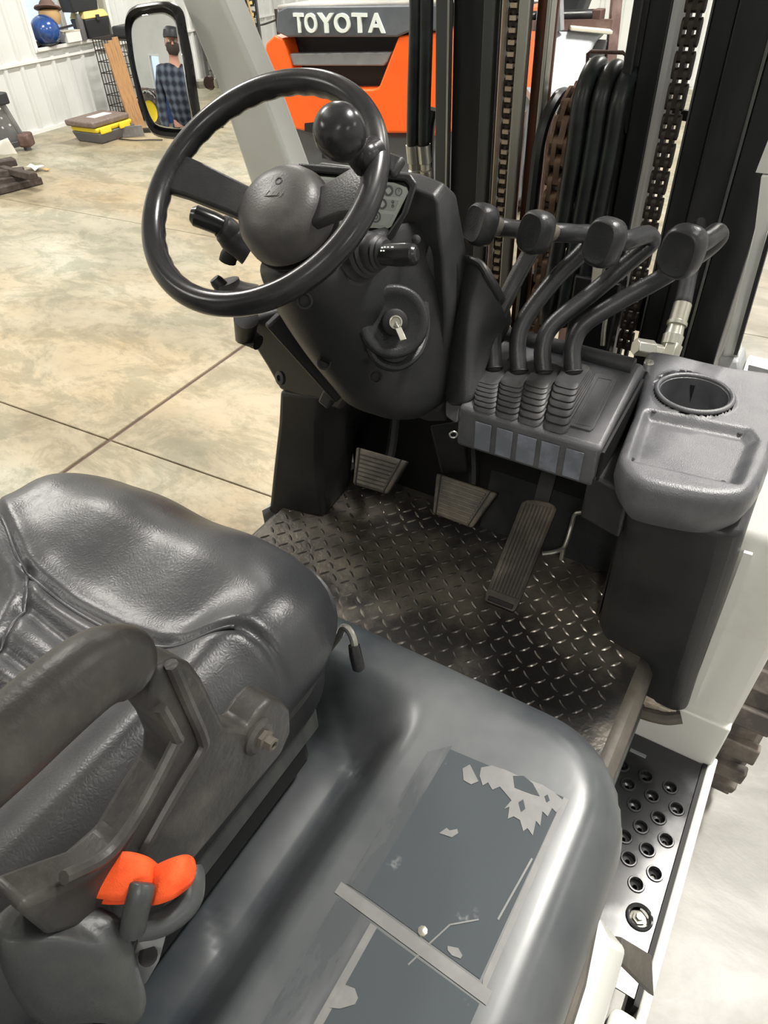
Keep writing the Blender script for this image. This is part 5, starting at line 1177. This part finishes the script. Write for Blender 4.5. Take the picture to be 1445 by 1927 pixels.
# left hoses with crimped fittings
for a, b in ((783, 776), (803, 797)):
    p = [Y(a, -60, 1.33), Y(a-1, 60, 1.33), Y(b+2, 180, 1.34), Y(b, 276, 1.35)]
    h_ = MB().tube(bez(p, 6), .0125, 14).build('hydraulic_hose', 'hose', mast, sharp=180)
    q0_, q1_ = Y(b, 272, 1.35), Y(b+7, 345, 1.36); d_ = (q1_-q0_)
    MB().tube([q0_, q0_+d_*.45, q0_+d_*.47, q0_+d_*.62, q0_+d_*.64, q0_+d_*.8, q0_+d_], [.0138, .0138, .0115, .0115, .0142, .0142, .010], 12).build('hose_fitting', 'zinc', h_, sharp=30)
MB().tube(bez([Y(815, 205, 1.5), Y(808, 240, 1.5), Y(806, 300, 1.5), Y(808, 370, 1.5)], 5), .012, 10).build('hydraulic_hose', 'hose', mast)
# right hose dropping to the banjo fitting behind the tray
hp_ = [D(1425, 10, 1.12), D(1400, 120, 1.16), D(1362, 240, 1.22), D(1338, 330, 1.27), D(1325, 400, 1.30), D(1300, 500, 1.30), D(1284, 575, 1.30)]
h_ = MB().tube(bez(hp_, 6), .0155, 16).build('hydraulic_hose', 'plastic_grey', m2, sharp=180)
q0_, q1_ = D(1285, 572, 1.30), D(1262, 650, 1.30); d_ = q1_-q0_
MB().tube([q0_, q0_+d_*.42, q0_+d_*.44, q0_+d_*.52, q0_+d_*.54, q0_+d_*.75, q0_+d_*.77, q0_+d_], [.0165, .0165, .0185, .0185, .0150, .0165, .0190, .0180], 14).build('hose_fitting', 'zinc', h_, sharp=30)
MB().tube([D(1266, 648, 1.30), D(1254, 680, 1.30)], [.019, .019], 6).build('fitting_body', 'zinc', h_, bevel=.002)
MB().tube([D(1250, 662, 1.30), D(1228, 657, 1.30), D(1228, 657, 1.299), D(1195, 652, 1.29)], [.012, .012, .0165, .0165], 6).build('fitting_nut', 'zinc', h_, bevel=.002)
MB().slab(D(1292, 335, 1.29), D(1340, 345, 1.27), .020, .003, up=CF).slab(D(1338, 346, 1.27), D(1352, 332, 1.26), .018, .003, up=CF).slab(D(1352, 334, 1.262), D(1387, 338, 1.25), .018, .003, up=CF).build('hose_clamp', 'mast_grey', h_, bevel=.001)
MB().lathe([(.007, 0), (.006, .003), (0, .004)], D(1376, 338, 1.245), (EYE-D(1376, 338, 1.245)).normalized(), 12).build('clamp_bolt', 'zinc', h_)
# fittings seen between the levers
MB().tube([D(1108, 392, 1.40), D(1106, 425, 1.41)], .010, 10).build('cylinder_port', 'zinc', m2)
MB().tube([D(1128, 498, 1.40), D(1118, 560, 1.43)], [.014, .010], 8).build('cylinder_port', 'zinc', m2)
MB().tube(bez([D(1155, 520, 1.42), D(1148, 560, 1.43), D(1138, 610, 1.45), D(1134, 650, 1.47)], 5), .005, 8).build('oil_pipe', 'zinc', m2)
MB().box(D(1115, 610, 1.50), (.10, .05, .22)).build('cylinder_block', 'mast', m2, bevel=.006)

# ================================================================== ORANGE FORKLIFT BEHIND
OF = thing('orange_forklift', 'orange and grey forklift beyond the mast, pale raised letters on its rear', 'forklift', (-2.4, 4.2, 0))
YO = 3.40
def P3(l, y=YO): return [Y(a, b, y) for a, b in l]
# lower slate body
MB().prism([(-2.90, YO+.06, .10), (-1.90, YO+.06, .10), (-1.90, YO+1.9, .10), (-2.90, YO+1.9, .10)], (0, 0, .72)).build('lower_counterweight', 'slate', OF, bevel=.05, segs=3)
MB().box((-2.38, YO+.05, .66), (.36, .03, .035)).build('lower_slot', 'deep', OF)
core = MB().prism([(-2.80, YO+.10, .80), (-1.93, YO+.10, .80), (-1.93, YO+1.8, .80), (-2.80, YO+1.8, .80)], (0, 0, .42)).build('grille_cavity', 'deep', OF)
lw = [(516, 66), (533, 74), (541, 105), (549, 140), (552, 165), (660, 168), (700, 168), (712, 164), (731, 115), (749, 68), (767, 66), (785, 64), (828, 60), (832, 150), (828, 210), (770, 251), (732, 251), (640, 248), (573, 247), (540, 240), (511, 231), (504, 211), (490, 185), (483, 156), (480, 133), (497, 111), (499, 81)]
cw = MB(); cw.prism(P3(lw), (0, .14, 0)).build('counterweight', 'orange', OF, bevel=.012, segs=3)
MB().prism([(-2.93, YO+.12, .80), (-2.80, YO+.12, .80), (-2.80, YO+1.7, .80), (-2.93, YO+1.7, .80)], (0, 0, .36)).build('left_flank', 'orange', OF, bevel=.02)
MB().prism([(-1.95, YO+.1, .80), (-1.83, YO+.1, .80), (-1.83, YO+1.7, .80), (-1.95, YO+1.7, .80)], (0, 0, .44)).build('right_flank', 'orange', OF, bevel=.02)
MB().slab(Y(500, 210, YO-.01), Y(483, 156, YO-.01), .02, .02).build('flank_edge', 'orange', OF)
MB().prism(P3([(573, 247), (573, 232), (592, 230), (596, 252)], YO-.004), (0, .01, 0)).build('tow_pin_slot', 'deep', OF)
tb = [(521, 21), (540, 12), (640, 11), (775, 9), (829, 8), (829, 58), (767, 61), (746, 70), (540, 70), (519, 60)]
hood2 = MB().prism(P3(tb, YO-.01), (0, .12, 0)).build('rear_hood', 'slate', OF, bevel=.008)
a, b = Y(521, 20, YO), Y(829, 8, YO)
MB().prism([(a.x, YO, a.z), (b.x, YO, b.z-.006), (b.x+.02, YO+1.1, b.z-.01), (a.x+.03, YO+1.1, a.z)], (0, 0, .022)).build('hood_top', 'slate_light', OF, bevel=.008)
sl_ = P3([(543, 101), (736, 98), (728, 116), (722, 124), (551, 124)], YO+.02)
MB().prism(sl_, (0, .05, 0)).build('grille_slat', 'slat', OF, bevel=.006)
for k, ch in enumerate('TOYOTA'):
    xs = [(552, 570), (572, 595), (597, 628), (628, 658), (662, 690), (692, 724)][k]
    cu = bpy.data.curves.new('t', 'FONT'); cu.body = ch; cu.size = 1.0; cu.extrude = .05; cu.offset = .025; to = bpy.data.objects.new('t', cu); COL.objects.link(to)
    me = bpy.data.meshes.new_from_object(to.evaluated_get(bpy.context.evaluated_depsgraph_get())); bpy.data.objects.remove(to)
    co = np.array([v.co for v in me.vertices]); mnx, mxx, mny, mxy = co[:, 0].min(), co[:, 0].max(), co[:, 1].min(), co[:, 1].max()
    tl, tr_ = Y(xs[0], 24, YO-.016), Y(xs[1], 24, YO-.016); bl = Y(xs[0]+1, 61, YO-.016); wx = tr_.x-tl.x; hz = tl.z-bl.z
    mb = MB(); mb.add([(tl.x+(c[0]-mnx)/(mxx-mnx)*wx, YO-.016-c[2]*.12, bl.z+(c[1]-mny)/(mxy-mny)*hz) for c in co], [tuple(p.vertices) for p in me.polygons])
    mb.build('letter', 'letter', hood2, smooth=False, recalc=True); bpy.data.meshes.remove(me)
# wheels, posts and roof of the orange forklift
for x in (-2.78, -1.96):
    for y in (3.9, 5.1): MB().lathe([(.0, -.08), (.2, -.08), (.27, -.07), (.28, -.04), (.28, .04), (.27, .07), (.2, .08), (0, .08)], (x, y, .28), (1, 0, 0), 28).build('wheel', 'tyre', OF)
for x in (-2.85, -1.95):
    for y in (4.4, 5.2): MB().slab((x, y, .85), (x, y-.05, 2.15), .06, .06).build('guard_post', 'mast', OF, bevel=.006)
MB().prism([(-2.9, 4.3, 2.12), (-1.9, 4.3, 2.12), (-1.9, 5.25, 2.12), (-2.9, 5.25, 2.12)], (0, 0, .05)).build('guard_roof', 'mast', OF, bevel=.01)
MB().box((-2.4, 4.55, 1.28), (.48, .45, .12)).build('seat', 'deep', OF, bevel=.03)
MB().box((-2.4, 4.36, 1.52), (.46, .10, .5)).build('backrest', 'deep', OF, bevel=.03)
# --- machine with pale grey cover behind the mast
MC = thing('covered_machine', 'machine with a pale grey curved sheet cover on a steel table, seen through the mast', 'machine', (-.9, 2.7, 0))
d0 = 2.35
cv = []
for dd in (0, .28):
    cv.append([D(a, b, d0+dd) for a, b in [(1012, 70), (1026, 60), (1050, 56), (1095, 57), (1142, 60), (1122, 78), (1110, 100), (1098, 140), (1095, 181), (1012, 184)]])
MB().loft(cv).build('cover', 'cover', MC, bevel=.02, segs=4)
MB().slab(D(1072, 52, d0-.01), D(1150, 60, d0-.01), .05, .012, up=(0, 0, 1)).build('cover_top', 'cream', MC, bevel=.003)
MB().box(D(1025, 46, d0), (.05, .06, .10)).build('cover_box', 'cover', MC, bevel=.01)
MB().slab(D(1000, 187, d0-.05), D(1110, 190, d0-.05), .30, .022, up=(0, 0, 1)).build('table_plate', 'slat', MC, bevel=.002)
MB().tube([D(1050, 203, d0-.08), D(1100, 205, d0-.08)], .011, 12).build('shaft', 'rust', MC)
MB().tube([D(995, 32, d0), D(1118, 28, d0)], .017, 14).build('roller', 'mast', MC)
MB().box(D(1126, 30, d0), (.03, .05, .04)).build('roller_bracket', 'rust', MC, bevel=.003)
MB().slab(D(1000, 48, d0), D(1150, 46, d0), .02, .03).build('cross_bar', 'rust', MC)
pb_ = D(1143, 170, d0+.1); pt_ = D(1168, -80, d0-.05)
MB().slab(pb_, pt_, .035, .035).build('upright', 'rust', MC, bevel=.003)
MB().slab(D(1048, 60, d0), D(1044, -80, d0-.1), .02, .05).build('upright', 'slat', MC, bevel=.002)
MB().slab(D(1030, 40, d0+.05), D(1028, -80, d0), .03, .05).build('upright', 'mast_grey', MC, bevel=.002)
MB().box(D(1080, 5, d0+.15), (.10, .10, .10), Matrix.Rotation(.3, 3, 'Y')).build('motor', 'boxblack', MC, bevel=.02)
MB().lathe([(.012, 0), (.012, .03), (.008, .035), (0, .036)], D(1088, 170, d0-.1), (-1, -.2, .05), 12).build('valve', 'cream', MC)
MB().lathe([(.016, -.02), (.018, .0), (.016, .012), (0, .013)], D(1090, 170, d0-.1), (-1, -.2, .05), 8).build('valve_nut', 'slat', MC)
MB().box(D(1125, 92, d0+.05), (.05, .05, .05)).build('junction_box', 'greybox', MC, bevel=.004)
for a in ((1005, 190), (1100, 192)):
    for e in (-.12, .16):
        p = D(*a, d0-.05)+Vector((0, e, -.01)); MB().slab(p, Vector((p.x, p.y, 0)), .035, .035).build('leg', 'rust', MC)
p = pb_; MB().slab(p, Vector((p.x, p.y, 0)), .035, .035).build('leg', 'rust', MC)

# ================================================================== SEEN IN THE WING MIRROR
def skin(name, V, E, R, m, parent=None, sub=2, root=0):
    me = bpy.data.meshes.new(name); off = Vector((0, 0, 0)); q = parent
    while q is not None: off += Vector(q.location); q = q.parent
    me.from_pydata([Vector(v)-off for v in V], E, []); me.materials.append(M[m]); o = bpy.data.objects.new(name, me); COL.objects.link(o)
    if parent is not None: o.parent = parent
    md = o.modifiers.new('k', 'SKIN'); md.use_smooth_shade = True
    for i, r in enumerate(R):
        sv = me.skin_vertices[0].data[i]; sv.radius = r if isinstance(r, tuple) else (r, r); sv.use_root = (i == root)
    sb = o.modifiers.new('d', 'SUBSURF'); sb.levels = sub; sb.render_levels = sub; return o
PO = Vector((-1.78, -.66, 0)); fa = Vector((.42, 1, 0)).normalized(); ri = Vector((fa.y, -fa.x, 0))
def pp_(r, f, z): return PO+ri*r+fa*f+Vector((0, 0, z))
man = thing('person', 'person in a plaid shirt and dark cap, reflected in the wing mirror', 'person', PO)
V = [pp_(0, 0, .98), pp_(0, -.01, 1.15), pp_(0, 0, 1.34), pp_(0, 0, 1.47), pp_(0, .005, 1.55), pp_(0, .02, 1.60), pp_(0, .02, 1.67), pp_(0, .01, 1.74), pp_(0, .0, 1.78)]
E_ = [(0, 1), (1, 2), (2, 3), (3, 4), (4, 5), (5, 6), (6, 7), (7, 8)]; R = [(.15, .10), (.14, .10), (.17, .11), (.10, .07), .052, (.066, .078), (.074, .092), (.070, .086), (.04, .05)]
def limb(start, pts, rs):
    p = start
    for v, r in zip(pts, rs): V.append(v); R.append(r); E_.append((p, len(V)-1)); p = len(V)-1
    return p
for s_ in (-1, 1):
    limb(2, [pp_(.19*s_, 0, 1.42), pp_(.25*s_, -.02, 1.16), pp_(.27*s_, .06, .93), pp_(.27*s_, .08, .88)], [.055, .045, .032, .030])
    limb(0, [pp_(.10*s_, 0, .90), pp_(.12*s_, .02, .52), pp_(.13*s_, -.01, .10), pp_(.13*s_, .02, .045), pp_(.14*s_, .16, .03)], [.085, .060, .042, .040, .030])
body = skin('body', V, E_, R, 'skin', man)
Vs = [pp_(0, 0, .93), pp_(0, -.01, 1.15), pp_(0, 0, 1.34), pp_(0, 0, 1.51)]; 
for s_ in (-1, 1): Vs += [pp_(.19*s_, 0, 1.42), pp_(.25*s_, -.02, 1.16), pp_(.27*s_, .05, .95)]
skin('shirt', Vs, [(0, 1), (1, 2), (2, 3), (2, 4), (4, 5), (5, 6), (2, 7), (7, 8), (8, 9)], [(.185, .135), (.175, .13), (.19, .135), (.10, .085), .075, .062, .048, .075, .062, .048], 'plaid', man)
Vs = [pp_(0, 0, .97)]; 
for s_ in (-1, 1): Vs += [pp_(.10*s_, 0, .88), pp_(.12*s_, .02, .52), pp_(.13*s_, -.01, .08)]
skin('trousers', Vs, [(0, 1), (1, 2), (2, 3), (0, 4), (4, 5), (5, 6)], [(.165, .12), .10, .078, .062, .10, .078, .062], 'denim', man)
for s_ in (-1, 1):
    w_ = pp_(.27*s_, .08, .885); MB().loft([[w_+ri*a*.022+fa*b*.035+Vector((0, 0, c)) for a, b in ((-1, -1), (1, -1), (1, 1), (-1, 1))] for c in (.01, -.04, -.085)]).build('palm', 'skin', man, sub=1)
    for k in range(4):
        b_ = w_+fa*(-.028+.019*k)+Vector((0, 0, -.08)); l_ = (.062, .075, .078, .066)[k]
        skin('finger', [b_, b_+Vector((0, 0, -l_*.5))-ri*s_*.006, b_+Vector((0, 0, -l_))-ri*s_*.022], [(0, 1), (1, 2)], [.009, .0085, .007], 'skin', man, 1)
    b_ = w_+fa*.032+Vector((0, 0, -.03)); skin('thumb', [b_, b_+fa*.02+Vector((0, 0, -.035)), b_+fa*.018+Vector((0, 0, -.065))], [(0, 1), (1, 2)], [.011, .010, .008], 'skin', man, 1)
    MB().loft([[pp_(.14*s_+a*.045, b, z) for a, b in ((-1, -.07), (1, -.07), (1.1, .08), (.7, .19), (-.7, .19), (-1.1, .08))] for z in (.0, .05)]+[[pp_(.14*s_+a*.035, b, .10) for a, b in ((-1, -.06), (1, -.06), (1, .03), (.7, .06), (-.7, .06), (-1, .03))]]).build('boot', 'darkwood', man, bevel=.012)
    e_ = pp_(.032*s_, .098, 1.675); MB().lathe([(.011*math.sin(t_), -.011*math.cos(t_)) for t_ in np.linspace(0, math.pi, 7)], e_, fa, 12).build('eye', 'trim', man); MB().lathe([(.005, .009), (.005, .0115), (0, .012)], e_, fa, 10).build('iris', 'hair', man)
    MB().loft([[pp_(.078*s_+.010*s_*t_, -.005+a, 1.665+b) for a, b in ((-.02, -.03), (.015, -.03), (.02, .03), (-.02, .035))] for t_ in (0, 1)]).build('ear', 'skin', man, bevel=.006)
MB().loft([[pp_(a*.012, .10, 1.675+b) for a, b in ((-1, .01), (1, .01), (1.3, -.03), (-1.3, -.03))], [pp_(a*.008, .122, 1.665+b) for a, b in ((-1, .0), (1, .0), (1.3, -.022), (-1.3, -.022))]]).build('nose', 'skin', man, bevel=.004)
MB().tube([pp_(-.026, .098, 1.612), pp_(0, .106, 1.611), pp_(.026, .098, 1.612)], .006, 8).build('mouth', 'maroon', man)
MB().lathe([(.098, 0), (.100, .02), (.092, .06), (.06, .088), (0, .096)], pp_(0, .0, 1.705), (0, 0, 1), 28).build('cap_crown', 'boxblack', man)
MB().prism([pp_(-.075, .07, 1.705), pp_(.075, .07, 1.705), pp_(.06, .15, 1.70), pp_(0, .172, 1.70), pp_(-.06, .15, 1.70)], (0, 0, .008)).build('cap_brim', 'boxblack', man, bevel=.003)
MB().lathe([(.0, -.05), (.05, -.045), (.076, -.01), (.078, .03), (.07, .05)], pp_(0, .035, 1.615), (0, 0, 1), 20).build('beard', 'hair', man)
# old tractor axle with a yellow-rimmed wheel
tw = Vector((-4.40, -3.95, .42)); ta = Vector((.75, .66, 0)).normalized()
t = thing('tractor', 'lugged tyre on a yellow rim, reflected low in the wing mirror', 'tractor', (tw.x, tw.y, 0))
MB().lathe([(.26, -.10), (.38, -.12), (.415, -.09), (.42, 0), (.415, .09), (.38, .12), (.26, .10)], tw, ta, 36, caps=False).build('tyre', 'tyre', t)
e1_, e2_, _ = basis(ta)
for k in range(20):
    a_ = 2*math.pi*k/20; d_ = e1_*math.cos(a_)+e2_*math.sin(a_); MB().box(tw+d_*.425, (.05, .20, .035), frame3(d_.cross(ta), ta, d_)).build('tyre_lug', 'tyre', t)
MB().lathe([(.27, -.10), (.27, .10), (.24, .08), (.235, -.08)], tw, ta, 32, caps=False).build('rim_ring', 'yellow', t)
MB().lathe([(0, -.02), (.10, -.02), (.25, .03), (.25, .05), (.10, .02), (0, .02)], tw, ta, 24).build('rim_disc', 'yellow', t)
MB().loft([[tw+(e1_*math.cos(a_)+e2_*math.sin(a_))*r_+ta*h_ for r_, h_ in ((.50, -.15), (.52, -.15), (.52, .15), (.50, .15))] for a_ in [rad(x) for x in range(-10, 151, 16)]]).build('mudguard', 'rust', t)
MB().box(tw-ta*.55+Vector((0, 0, .1)), (.5, .5, .4), Matrix.Rotation(.7, 3, 'Z')).build('axle_housing', 'rust', t, bevel=.04)
MB().slab(tw+ta*.25+Vector((.3, -.1, .5)), tw+ta*.25+Vector((.4, -.1, -.42)), .05, .05).build('frame_post', 'rust', t)
c = B(-5.75, -3.9, 0); tag(local(MB().slab(c, c+Vector((-.05, -.35, 1.25)), .62, .03, up=BU).build('plywood_sheet', 'tan')), 'tan plywood sheet propped up near the rear wall, seen in the wing mirror', 'board')
c = B(-4.45, -4.7, 0); t = thing('drum', 'blue drum by the rear wall, seen in the wing mirror', 'drum', c)
MB().lathe([(.20, 0), (.21, .02), (.20, .25), (.21, .27), (.20, .5), (.21, .52), (.20, .68), (.18, .70), (0, .70)], c, (0, 0, 1), 24).build('drum_body', 'blue', t)
c = B(-4.95, -4.6, 0); t = thing('wire_cart', 'dark wire cart by the rear wall, seen in the wing mirror', 'cart', c)
for a in (-.3, .3):
    for b_ in (-.2, .2): MB().tube([c+Vector((a, b_, 0)), c+Vector((a, b_, .85))], .012, 6).build('post', 'wire', t)
for z in (.25, .55, .84):
    for b_ in (-.2, .2): MB().tube([c+Vector((-.3, b_, z)), c+Vector((.3, b_, z))], .008, 6).build('rail', 'wire', t)
    for a in (-.3, -.15, 0, .15, .3): MB().tube([c+Vector((a, -.2, z)), c+Vector((a, .2, z))], .008, 6).build('rail', 'wire', t)
MB().box(c+Vector((0, 0, .40)), (.4, .3, .28)).build('cart_load', 'boxblack', t, bevel=.03)
